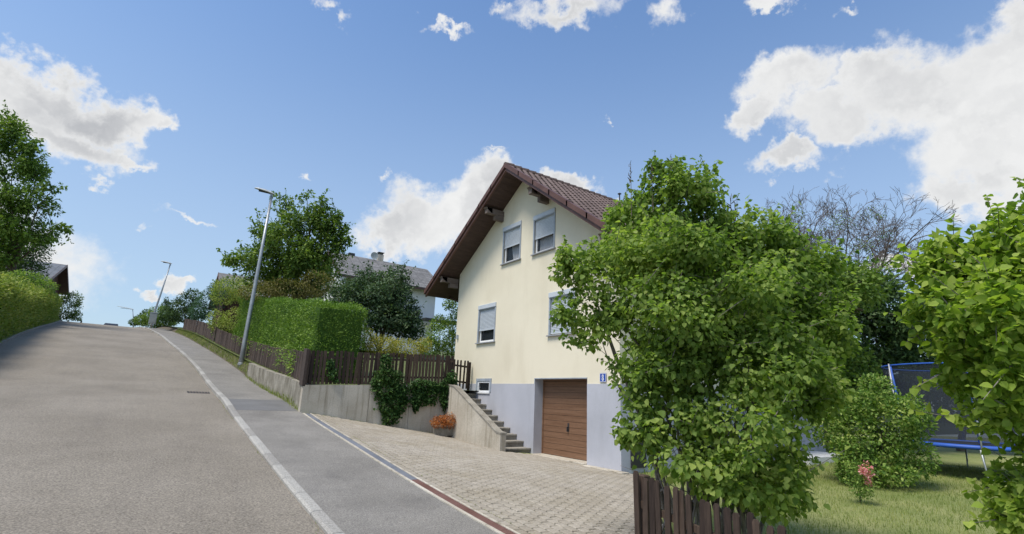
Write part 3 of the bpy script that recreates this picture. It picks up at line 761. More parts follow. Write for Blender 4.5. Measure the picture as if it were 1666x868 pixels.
# ------------------------------------------------------------------ retaining wall, stair wall and steps
rw = empty('retaining_wall', (4.25, 18, -.8), 'low streaky concrete retaining wall along the top of the driveway', 'wall')
ztop = lambda x: lerp(.14, .38, (x-4.2)/5.4)
for a, b in ((4.22, 6.46), (6.475, 7.98), (7.995, 9.46)):
    w = MB(); w.hexa([(a, 18, -2.2), (b, 18, -2.2), (b, 18.24, -2.2), (a, 18.24, -2.2), (a, 18, ztop(a)), (b, 18, ztop(b)), (b, 18.24, ztop(b)), (a, 18.24, ztop(a))])
    rel(w.build('wall_panel', M['concrete']), rw)
w = MB(); ysn = [18.245, 19.5, 21, 22.5, 24, 26, 28, 30]
for a, b in zip(ysn[:-1], ysn[1:]):
    xa, xb_ = wxr(a)+.03, wxr(b)+.03
    w.hexa([(xa, a, zwalk(a)-.4), (xa+.24, a, zwalk(a)-.4), (xb_+.24, b-.01, zwalk(b)-.4), (xb_, b-.01, zwalk(b)-.4), (xa, a, zf(a)), (xa+.24, a, zf(a)), (xb_+.24, b-.01, zf(b)), (xb_, b-.01, zf(b))])
lwall = tag(w.build('kerb_wall', M['old_concrete']), 'low concrete garden wall beside the pavement under the hedge fence', 'wall')
# stair
st = empty('stair', (10.3, 14.6, -1.8), 'rough concrete outdoor stair climbing along the house wall', 'stairs')
NS = 10; ys0, ys1 = 14.55, 18.75; zs0, zs1 = -1.80, .10
for i in range(NS):
    ya = lerp(ys0, ys1, i/NS); yb_ = lerp(ys0, ys1, (i+1)/NS)+.04; z = lerp(zs0, zs1, (i+1)/NS); w = MB()
    w.box(9.76, DX-.018, ya-.03, yb_, z-.055, z, .008); w.box(9.76, DX-.018, ya+.01, yb_, z-.23, z-.056)
    rel(w.build('step', M['step_stone']), st)
w = MB(); w.box(9.76, DX-.018, ys1+.05, 20.2, -.6, .10); rel(w.build('landing', M['step_stone']), st)
sw = empty('stair_wall', (9.6, 14.2, -1.8), 'sloping concrete side wall of the outdoor stair', 'wall')
w = MB(); A = [(14.16, -1.13), (14.42, -1.11), (17.45, .30), (18.24, .40)]
for (ya, za), (yb_, zb_) in zip(A[:-1], A[1:]):
    w.hexa([(9.48, ya, -2.2), (9.70, ya, -2.2), (9.70, yb_, -2.2), (9.48, yb_, -2.2), (9.48, ya, za), (9.70, ya, za), (9.70, yb_, zb_), (9.48, yb_, zb_)])
rel(w.build('side_wall', M['concrete']), sw)
w = MB()
for (ya, za), (yb_, zb_) in zip(A[:-1], A[1:]):
    w.hexa([(9.465, ya-.01, za+.002), (9.72, ya-.01, za+.002), (9.72, yb_, zb_+.002), (9.465, yb_, zb_+.002), (9.465, ya-.01, za+.05), (9.72, ya-.01, za+.05), (9.72, yb_, zb_+.05), (9.465, yb_, zb_+.06)])
rel(w.build('coping', M['step_stone']), sw)

# ------------------------------------------------------------------ picket fences
def picket_mesh(w, h, t, n, rounded=True):
    m = MB(); hw = w/2
    if rounded: prof = [(-hw, 0), (hw, 0), (hw, h-.03), (hw*.55, h-.004), (-hw*.55, h-.004), (-hw, h-.03)]
    else: prof = [(-hw, 0), (hw, 0), (hw, h), (-hw, h)]
    k = len(prof); m.v = [(x, -t/2, z) for x, z in prof]+[(x, t/2, z) for x, z in prof]
    m.f = [tuple(range(k)), tuple(reversed(range(k, 2*k)))]+[((i+1) % k, i, i+k, (i+1) % k+k) for i in range(k)]; m.mi = [0]*len(m.f)
    return m
def fence(name, path, pitch, wd, h, label, mt, post_every, rail_z=(.22, .85), start=0, group=None, post_h=None, postw=.09, parent=None, jit=.02, max_parts=300, rail_side=.045):
    """path: list of (x,y,z) base points; pickets along it, rails and posts behind them."""
    path = [Vector(p) for p in path]
    root = parent or empty(name, path[0], label, 'fence', group)
    L = [0]
    for a, b in zip(path[:-1], path[1:]): L.append(L[-1]+(b-a).length)
    def pos(s):
        for i in range(len(path)-1):
            if s <= L[i+1] or i == len(path)-2:
                t = (s-L[i])/(L[i+1]-L[i]); d = (path[i+1]-path[i]); return path[i].lerp(path[i+1], t), math.atan2(d.y, d.x), d
    me = picket_mesh(wd, h, .022, 'picket').mesh('picket', mt)
    n = int(L[-1]/pitch)
    for i in range(n):
        if i >= max_parts: break
        p, a, d = pos(start+i*pitch)
        o = link('picket', me, root); o.location = p-root.location+Vector((0, 0, rnd.uniform(-.012, .012)))
        o.rotation_euler = (rnd.gauss(0, .008), rnd.gauss(0, jit), a+rnd.gauss(0, .05)); o.scale = (rnd.uniform(.9, 1.08), 1, rnd.uniform(.985, 1.015))
    for rz in rail_z:
        w = MB()
        for a, b in zip(path[:-1], path[1:]):
            d = (b-a); nrm = Vector((-d.y, d.x, 0)).normalized()*rail_side
            p, q = a+nrm, b+nrm; o2 = Vector((-d.y, d.x, 0)).normalized()*.02
            w.hexa([p-o2+Vector((0, 0, rz)), p+o2+Vector((0, 0, rz)), q+o2+Vector((0, 0, rz)), q-o2+Vector((0, 0, rz)), p-o2+Vector((0, 0, rz+.07)), p+o2+Vector((0, 0, rz+.07)), q+o2+Vector((0, 0, rz+.07)), q-o2+Vector((0, 0, rz+.07))])
        rel(w.build('rail', mt), root)
    s = 0
    while s <= L[-1]+.01:
        p, a, d = pos(s); w = MB(); nrm = Vector((-d.y, d.x, 0)).normalized()*(rail_side*2.2 if rail_side > 0 else rail_side*2.2); c = p+nrm
        hh = post_h or h-.02; w.box(-postw/2, postw/2, -postw/2, postw/2, -.25, hh, .012)
        o = w.build('post', mt, root); o.location = c-root.location; o.rotation_euler.z = a; s += post_every
    return root
# fence on the retaining wall above the driveway
f1 = fence('picket_fence', [(4.30, 18.10, ztop(4.3)+.02), (9.75, 18.10, ztop(9.75)+.02)], .135, .098, 1.12, 'dark brown picket fence standing on the concrete retaining wall', M['fence_dark'], 1.82, postw=.07)
gate_ = fence('picket_gate', [(9.92, 18.62, .32), (10.85, 18.62, .26)], .155, .075, 1.12, 'short dark picket gate at the top of the outdoor stair', M['fence_dark'], .93, jit=.01)
# weathered board corner between the two fences
w = MB(); w.hexa([(4.18, 18.0, .10), (4.27, 18.0, .10), (4.34, 18.75, .16), (4.25, 18.75, .16), (4.18, 18.0, 1.30), (4.27, 18.0, 1.30), (4.34, 18.75, 1.37), (4.25, 18.75, 1.37)])
rel(w.build('corner_board', M['fence_grey']), f1)
# fence up the street under the hedge
def sx(y): return wxr(y)+lerp(.12, .45, min(1, max(0, (y-18)/8)))
pth = [(sx(y), y, zf(y)-.02) for y in (18.8, 20, 22, 24, 26, 28, 30, 32.5, 35, 38, 41, 44)]
f2 = fence('picket_fence', pth, .125, .085, 1.05, 'weathered brown picket fence climbing the street below the clipped hedge', M['fence_grey'], 2.6, rail_side=-.045)
pth = [(sx(y), y, zf(y)-.05) for y in (44.5, 48, 52, 56, 60, 64)]
f3 = fence('board_fence', pth, .165, .155, 1.15, 'old purple-brown board fence farther up the street', M['fence_grey'], 2.6, rail_side=-.045, max_parts=130)
# front garden fence at the lower right
def ffx(y): return 4.62
ff = []
FH = 1.22
for y in (4.15, 3.4, 2.6, 1.9, 1.2, .4, -.6): ff.append((4.62+.01*(4.15-y), y, -.742-.155*(4.15-y)-FH if y > 1.2 else -1.20-.07*(1.2-y)-FH))
f4 = fence('picket_fence', ff, .098, .064, FH, 'dark weathered picket fence in front of the large lilac bush', M['fence_dark'], 1.9, rail_side=.045, jit=.015, postw=.10, post_h=FH-.03, rail_z=(.22, .86))

# ------------------------------------------------------------------ street lamps
def lamp(base, h, r, label, armlen=.25, head=.8, lean=(0, 0)):
    t = empty('street_lamp', base, label, 'street lamp', 'street lamps along the road')
    w = MB(); tx, ty = lean
    w.tube([(0, 0, -.3), (0, 0, 1.2), (tx*.5, ty*.5, h*.55), (tx, ty, h)], [r*1.15, r*1.1, r*.85, r*.6], 12); w.build('pole', M['galv'], t, smooth=True)
    w = MB(); w.lathe([(r*1.5, -.05), (r*1.5, .05), (r*1.15, .08)], n=12); w.build('base_collar', M['galv'], t)
    w = MB(); hx = -head                                # head reaches over the road
    w.hexa([(tx-.05, ty-.06, h-.06), (tx+.08, ty-.06, h-.10), (tx+.08, ty+.06, h-.10), (tx-.05, ty+.06, h-.06), (tx-.12, ty-.05, h+.12), (tx+.06, ty-.05, h+.06), (tx+.06, ty+.05, h+.06), (tx-.12, ty+.05, h+.12)])
    w.build('bracket', M['galv'], t)
    w = MB(); secs = [(.14, .09, .03), (-.05, .15, .09), (-.35*head/.8, .17, .10), (-.62*head/.8, .13, .07), (-head, .05, .02)]
    rings = []
    for sx_, ww, hh in secs:
        zc = h+.13-(sx_)*.12
        rings.append([(tx+sx_, ty-ww, zc), (tx+sx_, ty-ww*.7, zc+hh), (tx+sx_, ty+ww*.7, zc+hh), (tx+sx_, ty+ww, zc), (tx+sx_, ty+ww*.7, zc-.025), (tx+sx_, ty-ww*.7, zc-.025)])
    k = 6; w.v = [p for r_ in rings for p in r_]
    for i in range(len(rings)-1):
        for j_ in range(k): w.f.append((i*k+j_, i*k+(j_+1) % k, (i+1)*k+(j_+1) % k, (i+1)*k+j_)); w.mi.append(0)
    w.f += [tuple(range(k))[::-1], tuple(range((len(rings)-1)*k, len(rings)*k))]; w.mi += [0, 0]
    w.build('lamp_head', M['lamp_head'], t, smooth=False)
    w = MB(); w.box(tx-.60*head/.8, tx-.1, ty-.10, ty+.10, h+.115, h+.128)
    w.hexa([(tx-.6*head/.8, ty-.09, h+.165), (tx-.1, ty-.09, h+.105), (tx-.1, ty+.09, h+.105), (tx-.6*head/.8, ty+.09, h+.165), (tx-.6*head/.8, ty-.09, h+.175), (tx-.1, ty-.09, h+.115), (tx-.1, ty+.09, h+.115), (tx-.6*head/.8, ty+.09, h+.175)])
    w.build('lens', M['dark_metal'], t)
    return t
def lamp_px(b, tp, y, r, label, head):
    B = AT(*b, y=y); T = AT(*tp, y=y); lamp((B[0], B[1], B[2]), T[2]-B[2], r, label, head=head, lean=(T[0]-B[0], 0))
lamp_px((392, 592), (442, 318), 33, .115, 'tall grey street lamp on the verge beside the clipped hedge', 1.0)
lamp_px((247, 527), (277, 430), 72, .10, 'second street lamp farther up the road near the crest', 1.0)
lamp_px((217, 530), (216, 504), 125, .09, 'tiny distant street lamp beyond the crest of the road', 2.6)
# utility cabinet by the second lamp
p = AT(247, 526, y=71); ub = empty('utility_box', p, 'small grey utility cabinet beside the second street lamp', 'utility box')
w = MB(); w.box(-.35, .35, -.2, .2, 0, 1.2, .03); w.build('body', M['utility_grey'], ub)
w = MB(); w.box(-.38, .38, -.23, .23, 1.202, 1.26, .02); w.build('lid', M['galv'], ub)
w = MB(); w.box(-.31, .31, -.212, -.202, .08, 1.12); w.build('door', M['utility_grey'], ub)
# ------------------------------------------------------------------ car just beyond the crest
p = AT(183, 521.5, y=93); zc = zroad(93)
car = empty('parked_car', (p[0], 93, zc), 'dark car roof just showing over the crest of the road', 'car')
def car_body():
    w = MB(); prof = [(-2.1, .35), (-2.12, .75), (-1.9, .88), (-1.25, .95), (-.75, 1.38), (-.1, 1.47), (.75, 1.43), (1.35, 1.02), (1.95, .92), (2.1, .70), (2.08, .35)]
    for sgn in (-1, 1): pass
    def ring(hw, ins): return [(sgn_*(hw-(ins if z > .98 else 0)), y_, z) for (y_, z) in prof for sgn_ in (1,)]
    k = len(prof)
    L_ = [(-(.88-(.16 if z > 1.0 else 0)), y_, z) for y_, z in prof]; R_ = [((.88-(.16 if z > 1.0 else 0)), y_, z) for y_, z in prof]
    w.v = L_+R_; w.f = [tuple(range(k)), tuple(range(2*k-1, k-1, -1))]+[(i, i+k, (i+1) % k+k, (i+1) % k) for i in range(k)]; w.mi = [0]*len(w.f); return w
car_body().build('body', M['car_paint'], car)
w = MB(); w.hexa([(-.76, -1.2, .97), (.76, -1.2, .97), (.70, -.78, 1.33), (-.70, -.78, 1.33), (-.76, -1.24, 1.0), (.76, -1.24, 1.0), (.70, -.80, 1.37), (-.70, -.80, 1.37)]); w.build('rear_window', M['glass'], car)
for sx_ in (-.82, .82):
    for sy in (-1.3, 1.3):
        w = MB(); w.tube([(-.1, 0, 0), (.1, 0, 0)], .31, 14); o = w.build('wheel', M['black_mat'], car); o.location = (sx_, sy, .31)
# ------------------------------------------------------------------ other houses
def gable_house(name, label, xg, x_far, yr, half_n, half_f, z_ridge, sl_, z_ground, wall_m, roof_m, ov=.7, gable_side=-1, pitch=.9, wallm2=None):
    """ridge along x; xg: the gable end nearer the road; half_n / half_f: half widths towards / away from the camera."""
    t = empty(name, (xg, yr, z_ground), label, 'house')
    x0, x1 = min(xg, x_far), max(xg, x_far); Y_n, Y_f = yr-half_n, yr+half_f
    w = MB(); zn = z_ridge-sl_*(half_n)-.25; zff = z_ridge-sl_*half_f-.25
    P = lambda x: [(x, Y_n, z_ground-.5), (x, Y_f, z_ground-.5), (x, Y_f, zff), (x, yr, z_ridge-.25), (x, Y_n, zn)]
    a, b = P(x0), P(x1); w.v = a+b; k = 5
    w.f = [tuple(range(5)), tuple(reversed(range(5, 10)))]+[(i, i+5, (i+1) % 5+5, (i+1) % 5) for i in range(5)]; w.mi = [0]*len(w.f)
    rel(w.build('wall', wall_m), t)
    rf = MB()
    for s, hh in ((-1, half_n), (1, half_f)):
        ye = yr+s*(hh+ov); ze = z_ridge-sl_*(hh+ov)
        q = [(x0-ov, yr, z_ridge), (x1+ov, yr, z_ridge), (x1+ov, ye, ze), (x0-ov, ye, ze)]
        rf.hexa([(x, y, z-.2) for x, y, z in q]+q)
    ro = rel(rf.build('roof', M['brown_soffit']), t)
    items = []                                          # tile courses, joined: too small to tell apart
    ang = math.atan(sl_)
    for s, hh in ((-1, half_n), (1, half_f)):
        Ls = (hh+ov)/math.cos(ang); nr = int(Ls/.36)
        for r in range(nr):
            d1 = Ls-r*.36; d0 = d1-.40; x = x0-ov
            while x < x1+ov-.05:
                xe = min(x+pitch, x1+ov)
                y1_, z1_ = yr+s*d1*math.cos(ang), z_ridge-d1*math.sin(ang); y0_, z0_ = yr+s*d0*math.cos(ang), z_ridge-d0*math.sin(ang)
                items.append(([(x-xg, y1_-yr, z1_+.06-z_ground), (xe-xg-.02, y1_-yr, z1_+.06-z_ground), (xe-xg-.02, y0_-yr, z0_+.02-z_ground), (x-xg, y0_-yr, z0_+.02-z_ground), (x-xg, y1_-yr, z1_-z_ground), (xe-xg-.02, y1_-yr, z1_-z_ground)], [(0, 1, 2, 3), (4, 5, 1, 0)])); x = xe
    ti = join_boxes(items, 'tile_courses', roof_m, ro); ti.location = (xg, yr, z_ground)
    bb = MB(); xa = x0-ov-.04 if gable_side < 0 else x1+ov; 
    for s, hh in ((-1, half_n), (1, half_f)):
        ye = yr+s*(hh+ov); ze = z_ridge-sl_*(hh+ov)
        bb.hexa([(xa, yr, z_ridge-.25), (xa+.04, yr, z_ridge-.25), (xa+.04, ye, ze-.25), (xa, ye, ze-.25), (xa, yr, z_ridge+.05), (xa+.04, yr, z_ridge+.05), (xa+.04, ye, ze+.05), (xa, ye, ze+.05)])
    b2 = bb.build('bargeboard', M['brown_board']); b2.parent = ro
    return t, ro
gh, gr = gable_house('house', 'white house with grey tiled roof, chimney and dish behind the fruit tree', 12.6, 21.2, 48, 4.2, 4.2, 12.65, .62, 4.0, M['white_wall'], M['grey_tile'], ov=.8)
g0 = Vector(gh.location)
def onto(m_, name, mt, par, root, smooth=False):
    o = m_.build(name, mt, None, smooth, off=(0, 0, 0) if par is gr else tuple(root.location)); o.parent = par; return o
p = AT(617, 432, y=48); w = MB(); w.box(p[0]-.27, p[0]+.27, 47.75, 48.25, 12.2, 13.2, .02); ch = onto(w, 'chimney', M['concrete'], gr, gh)
w = MB(); w.box(p[0]-.24, p[0]+.24, 47.78, 48.22, 13.205, 13.25)
for dx in (-.2, .2): w.box(p[0]+dx-.05, p[0]+dx+.05, 47.95, 48.05, 13.25, 13.40)
w.box(p[0]-.3, p[0]+.3, 47.7, 48.3, 13.40, 13.45); onto(w, 'chimney_cap', M['dark_metal'], gr, gh)
p = AT(609, 416, y=47.6); w = MB()
for r0, r1, d0, d1 in ((.02, .2, 0, .02), (.2, .38, .02, .07)):
    k = 14
    for i in range(k):
        a, b = 2*math.pi*i/k, 2*math.pi*(i+1)/k
        w.face([(p[0]+r0*math.cos(a), 47.6-d0, p[2]+r0*math.sin(a)), (p[0]+r1*math.cos(a), 47.6-d1, p[2]+r1*math.sin(a)), (p[0]+r1*math.cos(b), 47.6-d1, p[2]+r1*math.sin(b)), (p[0]+r0*math.cos(b), 47.6-d0, p[2]+r0*math.sin(b))])
w.tube([(p[0], 47.62, p[2]), (p[0], 47.75, 12.3)], .025, 6); onto(w, 'satellite_dish', M['utility_grey'], gr, gh)
p = AT(571, 418, y=48); w = MB(); w.box(p[0]-.3, p[0]+.3, 47.8, 48.2, 12.6, 12.85, .03); onto(w, 'ridge_vent', M['dark_metal'], gr, gh)
for xa in (15.2, 18.6):
    w = MB(); w.box(xa, xa+1.2, 43.74, 43.79, 6.6, 8.0); wo = onto(w, 'window', M['pvc'], gh, gh)
    w = MB(); w.box(xa+.1, xa+1.1, 43.70, 43.735, 6.7, 7.9); onto(w, 'pane', M['glass'], wo, gh)
w = MB(); w.box(19.6, 23.8, 42.2, 43.6, 6.55, 6.7); onto(w, 'porch_roof', M['dark_metal'], gh, gh)
gable_house('house', 'brown timber gabled house with dull tiled roof behind the street fence', 4.9, 14, 62, 4.5, 4.8, 11.75, .60, 6.0, M['barn_wood'], M['grey_tile'], ov=.6)
gable_house('barn', 'dark red-brown timber barn with pale slate roof behind the left hedge', -11.3, -24, 81, 8.5, 6.0, 13.55, .38, 6.0, M['barn_wood'], M['slate'], ov=.9, gable_side=1, pitch=1.4)

# ------------------------------------------------------------------ foliage
def leaf_shape(kind):
    if kind == 'heart':      # folded blade with drip tip, 4 triangles
        return np.array([(0, 0, 0), (.40, .22, .10), (.36, .55, .09), (0, 1, -.04), (-.36, .55, .09), (-.40, .22, .10)]), [(0, 1, 2, 3), (0, 3, 4, 5)]
    if kind == 'oval':
        return np.array([(0, 0, 0), (.28, .45, .05), (0, 1, 0), (-.28, .45, .05)]), [(0, 1, 2), (0, 2, 3)]
    if kind == 'blade':
        return np.array([(-.06, 0, 0), (.06, 0, 0), (.0, 1, .25)]), [(0, 1, 2)]
    return np.array([(0, 0, 0), (.30, .5, 0), (0, 1, 0), (-.30, .5, 0)]), [(0, 1, 2, 3)]
def frames(pts, out, droop, rs, spread=.6):
    """tip direction and normal for each leaf"""
    n = len(pts)
    t = out*.8+rs.normal(0, spread, (n, 3)); t[:, 2] -= droop
    t /= np.linalg.norm(t, axis=1)[:, None]+1e-9
    nrm = out*.6+np.array([0, 0, .8])+rs.normal(0, .6, (n, 3))
    x = np.cross(t, nrm); x /= np.linalg.norm(x, axis=1)[:, None]+1e-9
    z = np.cross(x, t)
    return x, t, z
def leaf_mesh(name, pts, out, size, kind, mt, rs, droop=.3, spread=.6, tint=None):
    lv, lf = leaf_shape(kind); n = len(pts); k = len(lv)
    x, t, z = frames(pts, out, droop, rs, spread)
    s = size*rs.uniform(.45, 1.3, n)
    V = pts[:, None, :]+s[:, None, None]*(lv[None, :, 0:1]*x[:, None, :]+lv[None, :, 1:2]*t[:, None, :]+lv[None, :, 2:3]*z[:, None, :])
    V = V.reshape(-1, 3); me = bpy.data.meshes.new(name)
    lens = np.array([len(f) for f in lf]); tot = int(lens.sum())
    me.vertices.add(n*k); me.vertices.foreach_set('co', V.ravel())
    idx = np.concatenate([np.array(f) for f in lf]); allidx = (idx[None, :]+np.arange(n)[:, None]*k).ravel()
    me.loops.add(n*tot); me.loops.foreach_set('vertex_index', allidx.astype(np.int32))
    nf = len(lf); me.polygons.add(n*nf)
    starts = np.concatenate([[0], np.cumsum(lens)[:-1]]); ls = (starts[None, :]+np.arange(n)[:, None]*tot).ravel()
    me.polygons.foreach_set('loop_start', ls.astype(np.int32)); me.polygons.foreach_set('loop_total', np.tile(lens, n).astype(np.int32))
    me.update(calc_edges=True); me.materials.append(mt)
    tv = tint if tint is not None else rs.uniform(0, 1, n)*.75+.12
    a = me.attributes.new('tint', 'FLOAT', 'FACE'); a.data.foreach_set('value', np.repeat(tv, nf).astype(np.float32))
    return me, (x, t, z, s)
def clump_noise(P, rs_seed, scale):
    """cheap smooth 3-D noise as a sum of sines"""
    r = np.random.RandomState(rs_seed); v = np.zeros(len(P))
    for i in range(7):
        k = r.normal(0, 1, 3)*scale*(1+.35*i); v += np.sin(P@k+r.uniform(0, 6.28))/(1+.25*i)
    return v/3.2
def sample_blobs(blobs, n, rs, seed, inner=.55, gap=.0, scale=1.6, fuzz=.12):
    """blobs: (cx,cy,cz,rx,ry,rz). Points in the outer shell of the union, thinned by noise so that gaps open."""
    B = np.array([b[:6] for b in blobs], float); area = (B[:, 3]*B[:, 4]+B[:, 4]*B[:, 5]+B[:, 3]*B[:, 5]); pr = area/area.sum()
    P, O = [], []; got = 0
    while got < n:
        m_ = n*2; w = rs.choice(len(B), m_, p=pr); d = rs.normal(0, 1, (m_, 3)); d /= np.linalg.norm(d, axis=1)[:, None]
        rr = inner+(1-inner)*rs.uniform(0, 1, m_)**.55
        bump_ = 1+fuzz*clump_noise(B[w, :3]+d*B[w, 3:6], seed, scale*1.9)+rs.normal(0, fuzz*.35, m_)
        p = B[w, :3]+d*B[w, 3:6]*(rr*bump_)[:, None]
        keep = clump_noise(p, seed+1, scale) > gap-.9+.0*rr
        # drop points deep inside another blob
        ins = np.zeros(m_)
        for b in B:
            q = (((p-b[:3])/b[3:6])**2).sum(1); ins += q < (inner*.85)**2
        keep &= ins == 0
        P.append(p[keep]); o = d/ B[w, 3:6]; o /= np.linalg.norm(o, axis=1)[:, None]; O.append(o[keep]); got += keep.sum()
    return np.concatenate(P)[:n], np.concatenate(O)[:n]
def clumpify(blobs, k, rf, seed):
    """each lobe becomes a smaller core with leafy clumps around it: an uneven, lumpy crown"""
    r = np.random.RandomState(seed+500); out = []
    for b in blobs:
        c = np.array(b[:3]); R3 = np.array(b[3:6]); out.append((*c, *(R3*.68)))
        for _ in range(k):
            d = r.normal(0, 1, 3); d /= np.linalg.norm(d); f = r.uniform(rf*.7, rf*1.35)
            out.append((*(c+d*R3*(1.02-f*.75)), *(np.full(3, R3.mean())*.35*f+R3*f*.65)))
    return out
def sprigs(P, O, n, L, step, rs, upb=.5):
    """leafy shoots that stick out of the crown: extra leaf positions and the shoot axes"""
    i = rs.choice(len(P), n); PP, OO, AX = [], [], []
    for j in i:
        d = O[j]*.8+np.array([0, 0, upb])+rs.normal(0, .45, 3); d /= np.linalg.norm(d); l = L*rs.uniform(.4, 1.15); k = max(3, int(l/step))
        bend = rs.normal(0, .25, 3)+np.array([0, 0, -.1])
        ax = []
        for q in range(k+1):
            t = q/k; p = P[j]+d*l*t+bend*l*t*t*.5; ax.append(p)
            sd_ = np.cross(d, rs.normal(0, 1, 3)); sd_ /= np.linalg.norm(sd_)+1e-9
            PP.append(p); OO.append(sd_*.9+d*.5); PP.append(p); OO.append(-sd_*.9+d*.5)
        AX.append((ax[0], ax[-1], l))
    return np.array(PP), np.array(OO), AX
def BL(px, py, depth, rx, ry, rd=None):
    """crown lobe seen at a pixel at a given depth; radii given in pixels of the photograph"""
    c = AT(px, py, depth=depth); k = depth/FPX; rd = rx if rd is None else rd
    return (c[0], c[1], c[2], (rx*.5+rd*.5)*k, (rx*.5+rd*.5)*k, ry*k)
def limbs(m, base, targets, r0, rs, sides=6, fork=.45, wob=.12, trunk_top=None):
    """trunk and limbs from a base to points inside the crown"""
    base = Vector(base); c = sum((Vector(t) for t in targets), Vector())/len(targets)
    tt = Vector(trunk_top) if trunk_top is not None else base.lerp(c, fork)
    mid = base.lerp(tt, .5)+Vector(rs.normal(0, wob*.4, 3)); mid.z = (base.z+tt.z)/2
    m.tube([base-Vector((0, 0, .2)), base+Vector((0, 0, .05)), mid, tt], [r0*1.35, r0*1.1, r0*.85, r0*.72], sides+2)
    for t in targets:
        t = Vector(t); s = mid.lerp(tt, rs.uniform(.3, 1)); L_ = (t-s).length
        a = s.lerp(t, .35)+Vector(rs.normal(0, wob*L_*.3, 3)); b = s.lerp(t, .7)+Vector(rs.normal(0, wob*L_*.3, 3)); b.z += L_*.05
        rr = r0*.5*min(1, .4+L_/6)
        m.tube([s, a, b, t], [rr, rr*.7, rr*.4, rr*.15], sides, cap=False)
        for _ in range(4):
            q = s.lerp(t, rs.uniform(.4, .95)); e = q+Vector(rs.normal(0, 1, 3)).normalized()*L_*rs.uniform(.10, .22)
            m.tube([q, q.lerp(e, .5)+Vector(rs.normal(0, .04*L_, 3)), e], [rr*.3, rr*.2, rr*.08], 4, cap=False)
def tree(name, label, base, blobs, n, leaf, mt, seed, cat='tree', kind='oval', trunk=.16, bark='bark', gap=.25, inner=.5, scale=1.2, droop=.3, fuzz=.14, group=None, singles=0, spread=.6, sink=0, crown_name='crown', trunk_top=None, clumps=0, rf=.42, spr=0, sprL=.5, sprstep=.05, sprup=.5):
    rs = np.random.RandomState(seed); base = np.array(base, float)
    t = empty(name, base, label, cat, group)
    Bl = [(b[0]-base[0], b[1]-base[1], b[2]-base[2]) + tuple(b[3:]) for b in blobs]
    Cb = clumpify(Bl, clumps, rf, seed) if clumps else Bl
    P, O = sample_blobs(Cb, n, rs, seed, inner, gap, scale, fuzz)
    if spr:
        P2, O2, AX = sprigs(P, O, spr, sprL, sprstep, rs, sprup); P = np.r_[P, P2]; O = np.r_[O, O2]
    g = P[:, 2] > -.02 if sink == 0 else P[:, 2] > sink
    P, O = P[g], O[g]
    if singles:
        W_ = P+base; z = W_@fw; dd = np.linalg.norm(W_, axis=1)
        vis_ = (z > .3); u = 833+FPX*(W_@rt)/np.maximum(z, .1); v = 434-FPX*(W_@up)/np.maximum(z, .1)
        vis_ &= (u > 0) & (u < 1666) & (v > 0) & (v < 868)
        # leaves that nothing covers: nearest in each small cell of the view
        cell = 12; key = (u//cell).astype(int)*1000+(v//cell).astype(int); order = np.argsort(dd); seen = set(); front = []
        for i in order:
            if not vis_[i] or key[i] in seen: continue
            seen.add(key[i]); front.append(i)
            if len(front) >= singles: break
        front = np.array(front); rest = np.ones(len(P), bool); rest[front] = False
        lm = []
        for q in range(4):
            lv, lf = leaf_shape(kind); w = MB(); w.v = [tuple(p) for p in lv]; w.f = lf; w.mi = [0]*len(lf); me = w.mesh('leaf', mt)
            a = me.attributes.new('tint', 'FLOAT', 'FACE'); a.data.foreach_set('value', [.25+.18*q]*len(lf)); lm.append(me)
        x, tt, z_ = frames(P[front], O[front], droop, rs, spread)
        for i, k_ in enumerate(front):
            o = link('leaf', lm[rs.randint(4)], t); s = leaf*rs.uniform(.6, 1.2)
            mm = Matrix((x[i]*s, tt[i]*s, z_[i]*s)).transposed().to_4x4(); mm.translation = Vector(P[k_]); o.matrix_local = mm
        P, O = P[rest], O[rest]
    me, _ = leaf_mesh(crown_name, P, O, leaf, kind, mt, rs, droop, spread)
    o = link(crown_name, me, t)
    if singles: tag(o, kind='stuff')
    if spr:
        w = MB()
        for a_, b_, l_ in AX: w.tube([a_, b_], [.004+.006*l_, .002], 3, cap=False)
        tag(w.build('shoots', M[bark], t), kind='stuff')
    if trunk > 0:
        w = MB(); tg_ = [(b[0], b[1], b[2]) for b in Bl]
        limbs(w, (0, 0, 0), tg_, trunk, rs, trunk_top=trunk_top)
        w.build('trunk', M[bark], t, smooth=True)
    return t
def G(px, py, depth=None, z=None, **k):
    return AT(px, py, depth=depth, z=z, **k)

